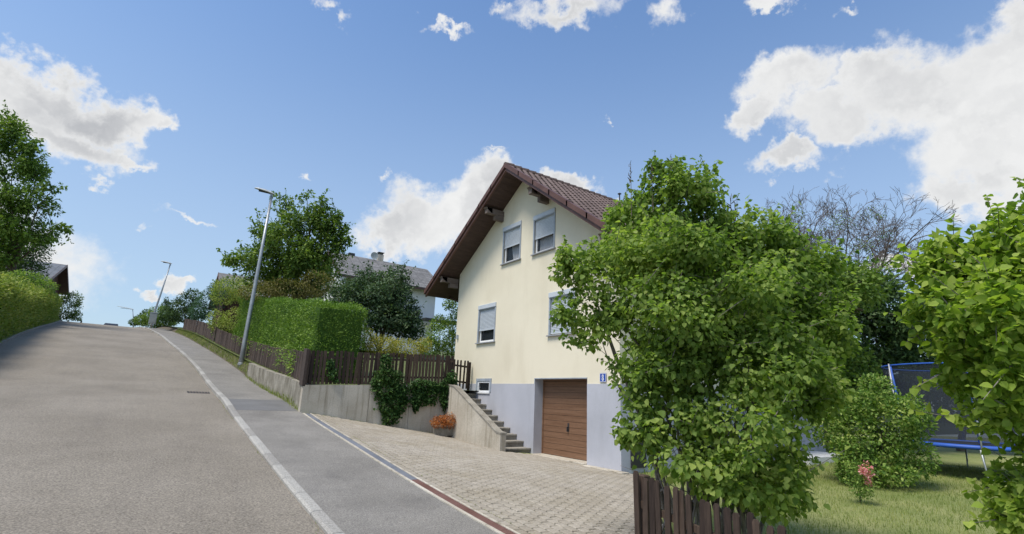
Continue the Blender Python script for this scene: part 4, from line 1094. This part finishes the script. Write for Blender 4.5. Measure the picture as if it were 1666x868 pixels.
# --- the big lilac bush behind the front fence
lb = np.array([6.4, 4.3, zlow(6.4, 4.3)])
lil = [BL(1110,330,7.6,75,65), BL(1075,300,7.6,48,45), BL(1085,272,7.6,28,22), BL(1145,320,7.4,30,26), BL(1010,400,7.4,75,48), BL(950,430,7.4,45,45), BL(960,500,7.2,64,66), BL(925,500,7.3,40,44), BL(915,430,7.4,30,30), BL(1030,350,7.8,44,40), BL(1070,440,7.2,120,80), BL(1190,410,7.4,95,66), BL(1290,450,7.6,80,66),
       BL(1210,480,6.9,120,80), BL(1080,530,6.8,110,75), BL(1040,585,6.6,60,40), BL(1300,520,7.3,75,90), BL(1220,590,6.4,110,80), BL(1110,610,6.5,64,40), BL(1035,680,6.4,45,52), BL(1200,690,6.0,95,80), BL(1280,640,6.6,80,90),
       BL(1160,370,7.6,50,36), BL(1130,420,7.0,60,50), BL(1150,560,6.7,70,60), BL(1070,712,6.3,26,26), BL(1150,690,6.6,30,24), BL(1050,640,7.0,40,34), BL(1250,770,6.2,75,60), BL(1165,740,6.0,55,50), BL(1235,400,7.8,70,42), BL(1330,435,8.0,48,36), BL(1335,480,7.8,50,60), BL(1340,580,7.6,48,60), BL(1290,800,6.4,35,40), BL(1050,400,8.6,90,60), BL(1230,540,8.4,110,120), BL(1090,580,8.0,70,60)]
lt = tree('lilac_bush', 'huge green lilac bush with many stems behind the front picket fence', lb, lil, 60000, .070, M['leaf_lilac'], 11, cat='bush', kind='heart', trunk=0, gap=.32, inner=.25, scale=2.6, droop=.8, fuzz=.13, singles=300, clumps=8, rf=.36, spr=700, sprL=.36, sprstep=.055, bark='bark_grey', crown_name='foliage')
rs = np.random.RandomState(14)
lowb = [tuple(np.array(BL(a, c, d_, r1, r2)[:3])-lb)+BL(a, c, d_, r1, r2)[3:] for a, c, d_, r1, r2 in ((1085,640,6.6,70,60), (1060,700,6.3,46,40), (1120,750,6.0,70,40), (1180,790,5.8,60,26), (1250,800,5.9,60,40))]
P, O = sample_blobs(lowb, 1700, rs, 6, .05, .3, 3, .35); me, _ = leaf_mesh('lower_leaves', P, O, .085, 'heart', M['leaf_lilac'], rs, droop=.8); tag(link('lower_leaves', me, lt), kind='stuff')
rs = np.random.RandomState(4); w = MB()
for i in range(52):
    t = lil[rs.randint(len(lil))]; b0 = Vector((rs.normal(-.1, .3), rs.normal(.2, .42), -.1)); e = Vector((t[0]-lb[0], t[1]-lb[1], t[2]-lb[2]))
    e = b0.lerp(e, .95); k1 = b0.lerp(e, .3); k1.z += .35; k2 = b0.lerp(e, .65); k2.z += .2
    r0 = rs.uniform(.008, .024); w.tube([b0, k1+Vector(rs.normal(0, .05, 3)), k2+Vector(rs.normal(0, .08, 3)), e], [r0*1.2, r0, r0*.7, r0*.25], 6, cap=False)
    for _ in range(3):
        q = k1.lerp(e, rs.uniform(0, .9)); e2 = q+Vector((rs.normal(0, .4), rs.normal(0, .4), rs.uniform(.1, .6))); w.tube([q, q.lerp(e2, .5)+Vector(rs.normal(0, .04, 3)), e2], [r0*.35, r0*.25, r0*.1], 4, cap=False)
w.build('stems', M['bark_grey'], lt, smooth=True)
# spent flower heads: thin dark spires over the top
for px, py in ((1026, 268), (1090, 262), (1092, 256), (1188, 320), (1195, 330), (1117, 300), (1060, 262)):
    w = MB(); p = Vector(AT(px, py, depth=7.6)-lb)
    for k in range(9):
        q = p+Vector((rs.normal(0, .012), rs.normal(0, .012), -k*.035)); w.tube([q, q+Vector((rs.normal(0, .03), rs.normal(0, .03), .05))], [.005+.0012*k, .003], 4)
    w.tube([p+Vector((0, 0, .02)), p-Vector((0, 0, .8))], [.004, .008], 4)
    w.build('seed_head', M['bark'], lt)

# --- lime green bush at the right edge
rb = np.array([6.6, -.25, zlow(6.6, -.25)])
lime = [BL(1640,430,5.2,75,70), BL(1668,365,5.3,36,36), BL(1560,420,5.6,55,45), BL(1530,450,5.6,60,55), BL(1620,500,5.0,95,75), BL(1545,520,5.4,65,60), BL(1640,590,4.9,90,70), BL(1570,590,5.3,65,50),
        BL(1660,680,4.8,80,70), BL(1600,660,5.1,45,40), BL(1690,780,4.8,75,80), BL(1645,810,4.9,42,50), BL(1662,860,4.8,44,40), BL(1730,340,5.2,60,60), BL(1740,450,5.0,100,140), BL(1760,650,4.9,100,140), BL(1720,560,6.0,110,200)]
rbt = tree('broadleaf_bush', 'bright lime green broadleaf bush at the right edge', rb, lime, 13000, .088, M['leaf_lime'], 23, cat='bush', kind='heart', trunk=0, gap=.34, inner=.35, scale=2.6, droop=.35, fuzz=.2, singles=300, clumps=7, rf=.40, spr=260, sprL=.36, sprstep=.06, bark='bark_grey', crown_name='foliage')
w = MB()
for i in range(16):
    t = lime[rs.randint(len(lime))]; b0 = Vector((rs.normal(0, .2), rs.normal(0, .25), -.1)); e = Vector((t[0]-rb[0], t[1]-rb[1], t[2]-rb[2])); k1 = b0.lerp(e, .5); k1.z += .15
    w.tube([b0, k1, e], [.03, .018, .006], 6, cap=False)
w.build('stems', M['bark_grey'], rbt, smooth=True)

# --- round clipped bush on the lawn
def onlawn(px, py):
    z = -1.85
    for _ in range(6):
        p = AT(px, py, z=z); z = zlow(p[0], p[1])-.05
    return np.array([p[0], p[1], z])
b = onlawn(1418, 790); dp = float(fw@b); print('round bush', b, dp)
rbl = [BL(1420,705,dp+.5,80,88), BL(1385,700,dp+.4,48,75), BL(1450,690,dp+.6,52,68), BL(1470,720,dp+.5,30,50), BL(1415,760,dp+.2,60,36)]
tree('round_bush', 'rounded leafy bush on the lawn in front of the trampoline', b, rbl, 19000, .10, M['leaf_bush'], 31, cat='bush', trunk=.06, gap=0, inner=.62, scale=2.5, droop=.1, fuzz=.06, clumps=10, rf=.3, spr=160, sprL=.25, sprstep=.05, crown_name='foliage')
# --- rose with red flowers
b = onlawn(1400, 818); dp = float(fw@b)
rp = tree('rose_bush', 'small pale rose bush with a red bloom before the round bush', b, [BL(1400,780,dp,24,28), BL(1385,762,dp,14,14), BL(1405,800,dp,16,16)], 900, .06, M['leaf_bush'], 33, cat='bush', trunk=.015, gap=0, inner=.1, fuzz=.3, crown_name='foliage')
w_rs = np.random.RandomState(3)
for px, py, s in ((1409, 760, 9), (1412, 772, 7), (1404, 766, 6), (1413, 783, 5)):
    B_ = [tuple(np.array(BL(px, py, dp-.2, s, s)[:3])-b)+BL(px, py, dp-.2, s, s)[3:]]; P, O = sample_blobs(B_, 90, w_rs, 5, .2, -1, 2, .1)
    me, _ = leaf_mesh('flower', P, O, .05, 'oval', M['petal_red'], w_rs, 0); link('flower', me, rp)

# --- trees behind the garden, right
def bg(name, label, px, base_py, depth, blobs, n, leaf, mt, seed, **k):
    bl = [BL(a, c, depth+dd, r1, r2) for a, c, dd, r1, r2 in blobs]
    pb = AT(px, base_py, depth=depth); base = (pb[0], pb[1], k.pop('zg') if 'zg' in k else pb[2])
    return tree(name, label, base, bl, n, leaf, mt, seed, **k)
bg('dense_tree', 'dark green dense tree left of the trampoline net', 1420, 700, 24, [(1420,560,0,70,80), (1440,500,0,60,60), (1390,480,1,60,50), (1470,540,0,50,70), (1380,600,0,50,70), (1450,610,0,60,50)], 16000, .22, M['leaf_dark'], 41, gap=.1, clumps=8, spr=250, sprL=.6, sprstep=.12, zg=-1.7, group='trees behind the lawn')
bg('dense_tree', 'dark green bushy tree behind the trampoline enclosure', 1560, 720, 25, [(1560,560,0,80,90), (1540,490,1,70,60), (1620,540,0,80,100), (1520,620,0,60,60), (1600,640,0,70,60)], 16000, .22, M['leaf_dark'], 42, gap=.1, clumps=8, spr=250, sprL=.6, sprstep=.12, zg=-1.7, group='trees behind the lawn')
bg('dense_tree', 'olive green leafy tree right behind the big lilac', 1340, 720, 22, [(1350,470,0,70,50), (1400,450,0,45,40), (1310,540,0,80,90), (1360,620,0,60,80), (1280,480,0,60,60)], 14000, .20, M['leaf_tree'], 43, gap=.1, clumps=8, spr=250, sprL=.6, sprstep=.12, zg=-1.7, group='trees behind the lawn')
bg('dense_tree', 'dark green tree at the far right edge behind the lime bush', 1700, 720, 25, [(1700,560,0,90,120), (1690,640,0,90,80), (1760,520,0,90,120)], 10000, .22, M['leaf_dark'], 44, gap=.1, clumps=8, spr=150, sprL=.6, sprstep=.12, zg=-1.7, group='trees behind the lawn')

# --- bare-crowned tree behind
def bare_tree():
    rs = np.random.RandomState(17); dp = 27.; base = AT(1372, 640, depth=dp); base = Vector((base[0], base[1], -1.6))
    t = empty('bare_tree', base, 'tree with a bare twiggy crown rising behind the lilac', 'tree')
    w = MB(); tw = MB(); cnt = [0]
    cen = Vector(AT(1358, 410, depth=dp))-base; radx = 170*dp/FPX; rz = 122*dp/FPX
    Q = []
    def grow(p, d, L_, r, lev):
        cnt[0] += 1
        n = 3; pts = [p]; dd = d.copy()
        for i in range(n):
            dd = (dd+Vector(rs.normal(0, .13, 3))+Vector((0, 0, .03))).normalized(); pts.append(pts[-1]+dd*L_/n)
        (w if lev < 3 else tw).tube(pts, [r, r*.88, r*.76, r*.64], 6 if lev < 3 else 3, cap=False)
        k = 3 if lev < 4 else 2
        for i in range(k+(1 if rs.rand() < .35 else 0)):
            q = pts[1+rs.randint(3)] if i else pts[-1]
            side = Vector(rs.normal(0, 1, 3)); side = (side-dd*side.dot(dd)).normalized()
            nd = (dd+side*rs.uniform(.4, 1.0)).normalized()
            nl = L_*rs.uniform(.58, .82); e = q+nd*nl
            v = e-cen
            if (v.x/radx)**2+(v.y/radx)**2+(v.z/rz)**2 > 1.0 and lev > 1: continue
            if lev < 8: Q.append((q, nd, nl, max(r*.62, .010), lev+1))
    w.tube([Vector((0, 0, -.2)), Vector((0, 0, 1.5)), Vector((.1, .1, 3.6))], [.24, .2, .18], 8)
    w.tube([Vector((.1, .1, 3.6)), Vector((.0, .2, 5.4)), Vector((.1, .1, 7.4))], [.18, .16, .11], 8)
    for d in ((-.75, .4, .95), (-.35, .2, 1.1), (.1, -.1, 1.1), (.45, -.35, .95), (.75, -.6, .8), (.5, .4, 1)):
        Q.append((Vector((.1, .1, rs.uniform(4.8, 7.2))), Vector(d).normalized(), 2.9, .085, 0))
    while Q and cnt[0] < 13000: grow(*Q.pop(0))
    w.build('trunk', M['bark_bare'], t, smooth=True); tag(tw.build('twigs', M['bark_bare'], t), kind='stuff')
    bl = [tuple(np.array(BL(px, py, dp, r, r*.7)[:3])-np.array(base))+BL(px, py, dp, r, r*.7)[3:] for px, py, r in ((1370,360,26), (1420,350,22), (1330,380,18), (1300,345,14), (1400,400,22), (1440,380,16))]
    P, O = sample_blobs(bl, 700, rs, 8, .1, 0, 2, .2); me, _ = leaf_mesh('sparse_leaves', P, O, .10, 'oval', M['leaf_tree'], rs); link('sparse_leaves', me, t)
bare_tree()

# --- trampoline
tb = onlawn(1590, 772); dpt = float(fw@tb); print('tramp', tb, dpt)
tr = empty('trampoline', tb, 'blue edged garden trampoline with a dark safety net', 'trampoline')
RT_ = 105*dpt/FPX; hm = .85; hn = hm+1.75
hm = 48*dpt/FPX; hn = 172*dpt/FPX
w = MB(); w.lathe([(0.01, hm-.02), (RT_-.25, hm-.02)], n=32); w.build('jump_mat', M['black_mat'], tr)
w = MB(); w.lathe([(RT_-.28, hm), (RT_-.26, hm+.03), (RT_+.02, hm+.03), (RT_+.05, hm-.03), (RT_+.03, hm-.09), (RT_-.02, hm-.03)], n=36); w.build('edge_pad', M['blue_pad'], tr, smooth=True)
w = MB(); w.lathe([(RT_-.03, hm-.05), (RT_+.03, hm-.05), (RT_+.03, hm+.0), (RT_-.03, hm)], n=36); w.build('frame_ring', M['galv'], tr)
for k in range(4):
    a = .6+k*math.pi/2; ca, sa = math.cos(a), math.sin(a); w = MB(); pa = Vector((ca*RT_, sa*RT_, 0)); tn = Vector((-sa, ca, 0))*.55
    w.tube([pa-tn+Vector((0, 0, hm-.08)), pa-tn*.9+Vector((0, 0, .04)), pa+tn*.9+Vector((0, 0, .04)), pa+tn+Vector((0, 0, hm-.08))], .028, 8); w.build('leg', M['galv'], tr, smooth=True)
w = MB(); w.lathe([(RT_-.22, hm+.04), (RT_-.14, lerp(hm, hn, .5)), (RT_+.06, hn)], n=36); w.build('safety_net', M['net'], tr, smooth=True)
w = MB(); w.lathe([(RT_+.05, hn-.03), (RT_+.075, hn-.01), (RT_+.06, hn+.02), (RT_+.04, hn)], n=36); w.build('top_band', M['blue_pad'], tr, smooth=True)
for k in range(6):
    a = .35+k*math.pi/3; ca, sa = math.cos(a), math.sin(a); w = MB()
    w.tube([(ca*(RT_+.06), sa*(RT_+.06), .25), (ca*(RT_+.08), sa*(RT_+.08), hm+.3), (ca*(RT_+.14), sa*(RT_+.14), hn+.04)], .024, 8); w.build('net_pole', M['galv'], tr, smooth=True)
    w = MB(); w.tube([(ca*(RT_-.10), sa*(RT_-.10), hm+.1), (ca*(RT_+.10), sa*(RT_+.10), hn-.05)], .035, 6); w.build('pole_sleeve', M['blue_pad'], tr, smooth=True)

# --- left side: tall tree, conifer, hedge
def lhedge(name, label, f_in, y0, y1, step, height, width, leaf, n, mt, seed, zbase, front_only=False):
    """a hedge following a curve: leaves over its faces, twigs inside"""
    rs = np.random.RandomState(seed)
    t = empty(name, (f_in(y0), y0, zbase(y0)), label, 'hedge')
    ys = rs.uniform(y0, y1, n); s = rs.uniform(0, 1, n); H_ = np.array([height(y) for y in ys]); ww = np.array([width for y in ys])
    per = 2*H_+ww; u = s*per; P = np.zeros((n, 3)); O = np.zeros((n, 3)); xin = np.array([f_in(y) for y in ys]); zb = np.array([zbase(y) for y in ys]); sg = 1 if width > 0 else -1
    per = 2*H_+abs(ww); u = s*per; aw = abs(ww)
    a = u < H_; P[a] = np.c_[xin[a], ys[a], zb[a]+u[a]]; O[a] = (-sg, 0, .2)
    bq = (u >= H_) & (u < H_+aw); P[bq] = np.c_[xin[bq]+sg*(u[bq]-H_[bq]), ys[bq], zb[bq]+H_[bq]]; O[bq] = (0, 0, 1)
    cq = u >= H_+aw; P[cq] = np.c_[xin[cq]+sg*aw[cq], ys[cq], zb[cq]+(u[cq]-H_[cq]-aw[cq])]; O[cq] = (sg, 0, .2)
    # end faces
    ne = int(n*(abs(width)*height(y0))/((y1-y0)*(2*height(y0)+abs(width)))*1.3)
    for ye, d in ((y0, -1), (y1, 1)):
        q = np.c_[f_in(ye)+sg*rs.uniform(0, abs(width), ne), np.full(ne, ye), zbase(ye)+rs.uniform(0, 1, ne)*height(ye)]; P = np.r_[P, q]; O = np.r_[O, np.tile((0, d, .2), (ne, 1))]
    amp = leaf*1.1; P += O*(rs.normal(0, amp*.6, len(P))+clump_noise(P, seed, 2.5)*amp*1.2)[:, None]-O*leaf*.4
    P -= np.array(t.location)
    me, _ = leaf_mesh('foliage', P, O.astype(float), leaf, 'oval', mt, rs, droop=-.2, spread=.7); link('foliage', me, t)
    w = MB(); ysn = np.linspace(y0+.15, y1-.15, 14)
    inn = .16*sg
    for a_, b_ in zip(ysn[:-1], ysn[1:]):
        def q(x, y, z): return (x, y, z)
        xa, xb_ = f_in(a_)+inn, f_in(b_)+inn; wx = width-2*inn
        w.hexa([(xa, a_, zbase(a_)), (xa+wx, a_, zbase(a_)), (xb_+wx, b_, zbase(b_)), (xb_, b_, zbase(b_)), (xa, a_, zbase(a_)+height(a_)-.16), (xa+wx, a_, zbase(a_)+height(a_)-.16), (xb_+wx, b_, zbase(b_)+height(b_)-.16), (xb_, b_, zbase(b_)+height(b_)-.16)])
    rel(w.build('inner_twigs', mt), t)
    return t
lhedge('clipped_hedge', 'tall bright green box-clipped hedge behind the corner fence', lambda y: sx(y)+.32, 19.9, 39.5, 1, lambda y: 3.19+.146*(y-19.9)-zf(y)+.1, 2.0, .085, 62000, M['leaf_hedge'], 51, lambda y: zf(y)-.1)
htop = tab([(20, 3.4), (38, 3.4), (50, 2.8), (60, 2.6), (72, 2.2)])
lhedge('wild_hedge', 'long yellow-green untrimmed hedge along the left side of the road', lambda y: lx(y)-.35, 26, 72, 1, lambda y: htop(y)+.25*math.sin(y*1.3)+.15*math.sin(y*3.1), -2.2, .16, 56000, M['leaf_wildhedge'], 52, lambda y: zroad(y)+.05)
def at_ground(px, depth, zfun):
    p = AT(px, 600, depth=depth); return (p[0], p[1], zfun(p[0], p[1]))
zl_ = lambda x, y: zroad(y)+.3
d0_ = 48
tree('deciduous_tree', 'tall leafy tree leaning into the picture above the left hedge', at_ground(-10, d0_, zl_), [BL(5,215,d0_,32,36), BL(20,270,d0_,44,34), BL(50,322,d0_,44,24), BL(35,375,d0_,48,28), BL(0,330,d0_,46,50), BL(-10,410,d0_,40,40), BL(88,305,d0_,18,8), BL(92,370,d0_,22,6), BL(52,240,d0_,16,14)], 15000, .32, M['leaf_tree'], 61, trunk=.22, gap=.3, inner=.3, scale=.8, fuzz=.2, clumps=8, rf=.4, spr=330, sprL=1.2, sprstep=.17, sprup=.1)
tree('conifer', 'dark conifer under the tall tree beside the barn roof', at_ground(30, 52, zl_), [BL(30,410,52,42,38), BL(0,415,52,40,40), BL(45,440,52,25,20), BL(55,400,52,18,22)], 9000, .22, M['leaf_dark'], 62, trunk=.2, gap=.0, inner=.5, scale=1.)
tree('shrub', 'pale green spreading shrub above the left hedge', at_ground(50, 43, zl_), [BL(45,455,43,32,14), BL(10,470,43,30,14), BL(70,465,43,20,10)], 4500, .16, M['leaf_bush'], 63, cat='shrub', trunk=.06, gap=.0, crown_name='foliage')
tree('shrub', 'dark green rounded shrub at the barn corner by the crest', at_ground(113, 62, zl_), [BL(110,500,62,18,24), BL(118,488,62,13,14), BL(104,515,62,16,12), BL(112,522,62,16,10), BL(122,516,62,9,12)], 4500, .20, M['leaf_tree'], 64, cat='shrub', trunk=.08, gap=-.2, crown_name='foliage')

# --- right side of the street up the hill
zu_ = lambda x, y: zf(y)-.1
def rtree(name, label, px, depth, bl, n, leaf, mt, seed, **k):
    return tree(name, label, at_ground(px, depth, zu_), [BL(a, b, depth+c, r1, r2) for a, b, c, r1, r2 in bl], n, leaf, M[mt], seed, **k)
rtree('deciduous_tree', 'big green tree rising behind the clipped hedge beside the street lamp', 480, 34, [(497,362,0,36,26), (500,326,0,14,16), (520,335,0,16,16), (470,342,0,16,14), (548,352,0,10,16), (525,360,0,28,24), (470,400,0,60,40), (530,400,0,38,40), (430,420,0,45,28), (500,445,0,60,35), (392,425,0,26,14), (455,330,0,18,18), (440,375,0,28,16), (548,380,0,18,30), (560,385,0,12,12), (430,460,0,42,22)], 24000, .21, 'leaf_tree', 71, trunk=.2, gap=.36, inner=.35, scale=1.1, fuzz=.22, clumps=9, rf=.38, spr=420, sprL=1.0, sprstep=.13)
rtree('fruit_tree', 'dark grey-green fruit tree beside the end of the clipped hedge', 617, 26, [(620,480,0,52,40), (590,470,0,40,34), (652,500,0,38,36), (640,455,0,30,26), (625,520,0,58,28), (672,530,0,24,22), (560,480,0,28,26)], 21000, .14, 'leaf_fruit', 72, trunk=.14, gap=.2, inner=.35, scale=1.3, clumps=8, rf=.4, spr=420, sprL=.7, sprstep=.09)
rtree('shrub', 'reddish olive shrub between the hedge top and the big tree', 470, 32, [(470,472,0,50,16), (515,462,0,30,22), (430,478,0,40,14)], 6000, .12, 'leaf_olive', 73, cat='shrub', trunk=.05, gap=0, crown_name='foliage')
rtree('shrub', 'light green feathery bush beside the left corner of the cream house', 725, 24, [(720,545,0,26,26), (735,560,0,16,22), (700,565,0,20,16), (715,525,0,14,14)], 6500, .09, 'leaf_bush', 74, cat='shrub', trunk=.04, gap=-.2, crown_name='foliage')
rtree('thin_tree', 'thin leafy tree seen between the two house roofs', 735, 34, [(735,487,0,12,14), (742,505,0,10,14), (728,497,0,8,8), (738,520,0,14,10)], 1600, .13, 'leaf_tree', 75, trunk=.06, gap=0, inner=.1)
rtree('goldenrod', 'yellow flowering goldenrod clump behind the picket fence', 640, 21.5, [(620,562,0,32,16), (660,566,0,32,14), (690,560,0,14,12), (600,552,0,12,18)], 5000, .08, 'leaf_yellow', 76, cat='plant', trunk=.02, gap=.1, crown_name='foliage')
rtree('shrub', 'yellow-green sprawling shrub at the upper end of the clipped hedge', 372, 39.5, [(365,535,0,20,20), (380,520,0,16,20), (352,520,0,14,18), (372,560,0,14,16)], 5000, .11, 'leaf_wildhedge', 77, cat='shrub', trunk=.04, gap=0, crown_name='foliage')
rtree('spruce', 'blue-green young spruce behind the old board fence', 340, 50, [(340,495,0,22,26), (352,478,0,14,18), (325,505,0,16,18), (365,470,0,24,14)], 6000, .15, 'leaf_blue', 78, trunk=.1, gap=0)
rtree('shrub', 'bright green shrub top over the spruce by the lamp', 385, 42, [(380,465,0,30,14), (365,480,0,22,16), (400,475,0,24,18)], 5000, .13, 'leaf_wildhedge', 79, cat='shrub', trunk=.06, gap=0, crown_name='foliage')
rtree('dense_tree', 'dark green tree above the old board fence', 305, 58, [(305,490,0,16,18), (290,502,0,18,16), (315,480,0,12,10), (275,512,0,16,14), (300,512,0,22,12), (320,505,0,16,16)], 7500, .19, 'leaf_dark', 80, trunk=.12, gap=-.1, group='trees along the street')
rtree('dense_tree', 'mid green hedge-like tree near the second lamp', 262, 68, [(262,510,0,18,13), (245,517,0,14,10), (232,521,0,12,8), (265,522,0,20,10), (248,526,0,16,7), (280,518,0,14,12)], 6000, .2, 'leaf_tree', 81, trunk=.12, gap=-.1, group='trees along the street')
rtree('conifer', 'tiny dark conifer tip left of the board fence trees', 271, 75, [(271,488,0,3,6), (270,496,0,6,8), (268,506,0,9,9)], 1500, .2, 'leaf_dark', 82, trunk=.12, gap=-.5)
rtree('dense_tree', 'distant dark foliage where the road passes the crest', 222, 92, [(228,520,0,10,8), (218,524,0,8,5), (240,512,0,10,9)], 2500, .25, 'leaf_dark', 83, trunk=.12, gap=-.5, group='trees along the street')

# weeds and creepers on the street fence
rs = np.random.RandomState(12)
fw_t = empty('creeper', (sx(24), 24, zf(24)), 'sparse green creeper over the street fence below the clipped hedge', 'climbing plant')
P = []; 
for i in range(6):
    yc = rs.uniform(20, 37); zc = rs.uniform(.1, 1.05); n_ = rs.randint(60, 190); wd_ = rs.uniform(.2, .6)
    for k in range(n_):
        yy_ = yc+rs.normal(0, wd_); P.append((sx(yy_)-.06+rs.normal(0, .04), yy_, zf(yy_)+max(0, zc+rs.normal(0, .28))))
for i in range(500):
    yy_ = rs.uniform(20, 38); P.append((sx(yy_)-.03+rs.normal(0, .06), yy_, zf(yy_)+1.02+rs.normal(0, .10)-.18*abs(rs.normal())))
P = np.array(P); O = np.tile((-1., -.2, .2), (len(P), 1)); me, _ = leaf_mesh('foliage', P-np.array(fw_t.location), O, .085, 'oval', M['leaf_bush'], rs, droop=.4); link('foliage', me, fw_t)
# --- ivy hanging over the retaining wall
def ivy(name, label, bl, n, seed, base):
    base = np.array(base); t = empty(name, base, label, 'climbing plant'); rs = np.random.RandomState(seed)
    B_ = [(x-base[0], y-base[1], z-base[2], rx, ry, rz) for x, y, z, rx, ry, rz in bl]
    P, O = sample_blobs(B_, n, rs, seed, .4, .0, 3, .2); P = P[P[:, 1] < 17.985+.35-base[1]]; O = O[:len(P)]
    O = np.tile((0., -1., 0.2), (len(P), 1))
    me, _ = leaf_mesh('foliage', P, O, .085, 'heart', M['leaf_ivy'], rs, droop=.8); link('foliage', me, t)
    w = MB()
    for b_ in B_:
        w.tube([(b_[0]*.3, .1, 0), (b_[0]*.8, .0, b_[2]+b_[5]), (b_[0], b_[1]+.02, b_[2]-b_[5]*.8)], [.012, .01, .005], 4, cap=False)
    w.build('vines', M['bark'], t)
def V18(px, py, rx, rz, y=17.93, ry=.13):
    p = AT(px, py, y=y); k = float(fw@p)/FPX; return (p[0], y, p[2], rx*k*1.1, ry, rz*k)
ivy('ivy', 'large ivy clump hanging to the ground over the retaining wall', [V18(632,612,24,14), V18(628,635,24,22), V18(640,655,24,26), V18(636,676,14,16), V18(650,640,16,20), V18(615,620,12,12), V18(628,590,10,16, y=18.0)], 4200, 91, AT(632, 620, y=17.95))
ivy('ivy', 'middle ivy clump trailing over the wall beside the large clump', [V18(690,628,28,12), V18(680,645,12,20), V18(700,640,14,20), V18(676,655,6,16)], 2300, 92, AT(690, 622, y=17.95))
ivy('ivy', 'narrow ivy strand hanging above the orange planter', [V18(728,628,16,14), V18(727,650,10,24), V18(735,615,8,12), V18(722,640,7,20)], 1600, 93, AT(728, 622, y=17.95))
ivy('ivy', 'thin ivy shoot climbing the left part of the picket fence', [V18(537,592,6,10, y=18.02), V18(541,608,7,12, y=18.02), V18(545,618,6,5, y=17.98)], 260, 94, AT(540, 622, y=18.0))
# planter with orange plant
p = AT(728, 700, y=17.45); zg = zlow(p[0], 17.45)
pl = empty('planter', (p[0], 17.45, zg), 'weathered grey trough planter at the foot of the wall by the stair', 'planter')
w = MB(); w.hexa([(-.46, -.16, .04), (.46, -.16, .04), (.46, .16, .04), (-.46, .16, .04), (-.52, -.2, .36), (.52, -.2, .36), (.52, .2, .36), (-.52, .2, .36)]); w.build('trough', M['step_stone'], pl)
w = MB(); w.box(-.54, .54, -.22, .22, .362, .40, .01); w.build('rim', M['concrete'], pl)
for sx_ in (-.36, .36): w = MB(); w.box(sx_-.06, sx_+.06, -.14, .14, -.14, .038); w.build('foot', M['step_stone'], pl)
zt = zg+.42
tree('orange_plant', 'bushy orange-red plant growing in the trough planter', (p[0], 17.45, zt), [(p[0]-.40, 17.34, zt+.10, .34, .28, .24), (p[0]+.02, 17.32, zt+.14, .38, .30, .27), (p[0]+.42, 17.33, zt+.08, .34, .28, .30), (p[0]+.62, 17.34, zt-.12, .18, .18, .28)], 4800, .055, M['petal_orange'], 95, cat='plant', kind='oval', trunk=0, gap=-.4, inner=.3, droop=.6, sink=-.45, crown_name='foliage')

# --- grass, weeds
def grass(name, label, pts, h, mt, seed, n_per=1, kind='stuff', spread=.35):
    rs = np.random.RandomState(seed); P = np.array(pts); O = np.tile((0., 0., 1.), (len(P), 1))
    me, _ = leaf_mesh(name, P, O, h, 'blade', mt, rs, droop=-.8, spread=spread); o = link(name, me); tag(o, label, 'grass', kind=kind); return o
rs = np.random.RandomState(77)
pts = []
N_ = 110000
d_ = rs.uniform(0, 1, N_)
for i in range(N_):
    x = 5.2+19*d_[i]**.9; y = rs.uniform(-3, 10) if x < 11.5 else rs.uniform(-2, 12)
    if x < 11.5 and (x < drive_right(y)+.05 and y > 3.4): continue
    pts.append((x, y, zlow(x, y)-.06))
grass('lawn_grass', 'short sunlit lawn grass in the front garden', pts, .085, M['grass_blade'], 78)
pts = []
for i in range(9000):                                   # rough grass between pavement and street fence
    y = rs.uniform(19, 66); e = wxr(y); wdt = max(.12, sx(y)-e); q = rs.uniform(.05, 1)
    pts.append((e+wdt*q, y, lerp(zwalk(y), zf(y)-.05, q)))
for i in range(700):
    y = rs.uniform(18.2, 30); e = wxr(y); pts.append((e-abs(rs.normal(0, .06))+.04, y, zwalk(y)-.01))
grass('verge_grass', 'rough grass and weeds along the foot of the street fence', pts, .16, M['grass_blade'], 79)
pts = []
for i in range(2600):                                   # weeds in the driveway joints by the drain and the wall
    if rs.rand() < .6:
        y = rs.uniform(3.5, 17.8); x = 4.56+abs(rs.normal(0, .16))
        x = 4.54+PX_*round((x-4.54)/PX_)
    else: x = rs.uniform(4.6, 9.4); y = 17.97-abs(rs.normal(0, .05))
    if clump_noise(np.array([[x, y, 0]]), 3, 2.)[0] > -.1: pts.append((x, y, zlow(x, y)-.01))
grass('joint_weeds', 'tiny weeds growing in the joints of the driveway paving', pts, .035, M['leaf_wildhedge'], 80, spread=.8)
pts = []
for i in range(5000):
    y = rs.uniform(24, 75); pts.append((lx(y)-.1-abs(rs.normal(0, .12)), y, zroad(y)+.06))
grass('roadside_weeds', 'weeds along the foot of the left hedge', pts, .14, M['grass_blade'], 82)
pts = []
for i in range(900):
    y = rs.uniform(5, 40)
    if clump_noise(np.array([[0, y, 0]]), 9, 1.1)[0] > .12: pts.append((kx(y)-.18-abs(rs.normal(0, .035)), y, zroad(y)-.005))
for i in range(500):
    y = rs.uniform(5, 17.5)
    if clump_noise(np.array([[0, y, 0]]), 14, 1.6)[0] > .2: pts.append((4.25+rs.normal(0, .02), y, zwalk(y)-.005))
grass('kerb_weeds', 'tiny weeds growing along the kerb and the drain edge', pts, .05, M['grass_blade'], 84, spread=.8)
# pale terrace slab seen between the lilac and the round bush
q = onlawn(1336, 752); w = MB(); w.box(q[0]-1.2, q[0]+2.0, q[1]-.2, q[1]+1.6, q[2]-.1, q[2]+.22, .02)
tag(w.build('terrace', M['white_wall']), 'pale stone terrace step between the lilac and the round bush', 'terrace')
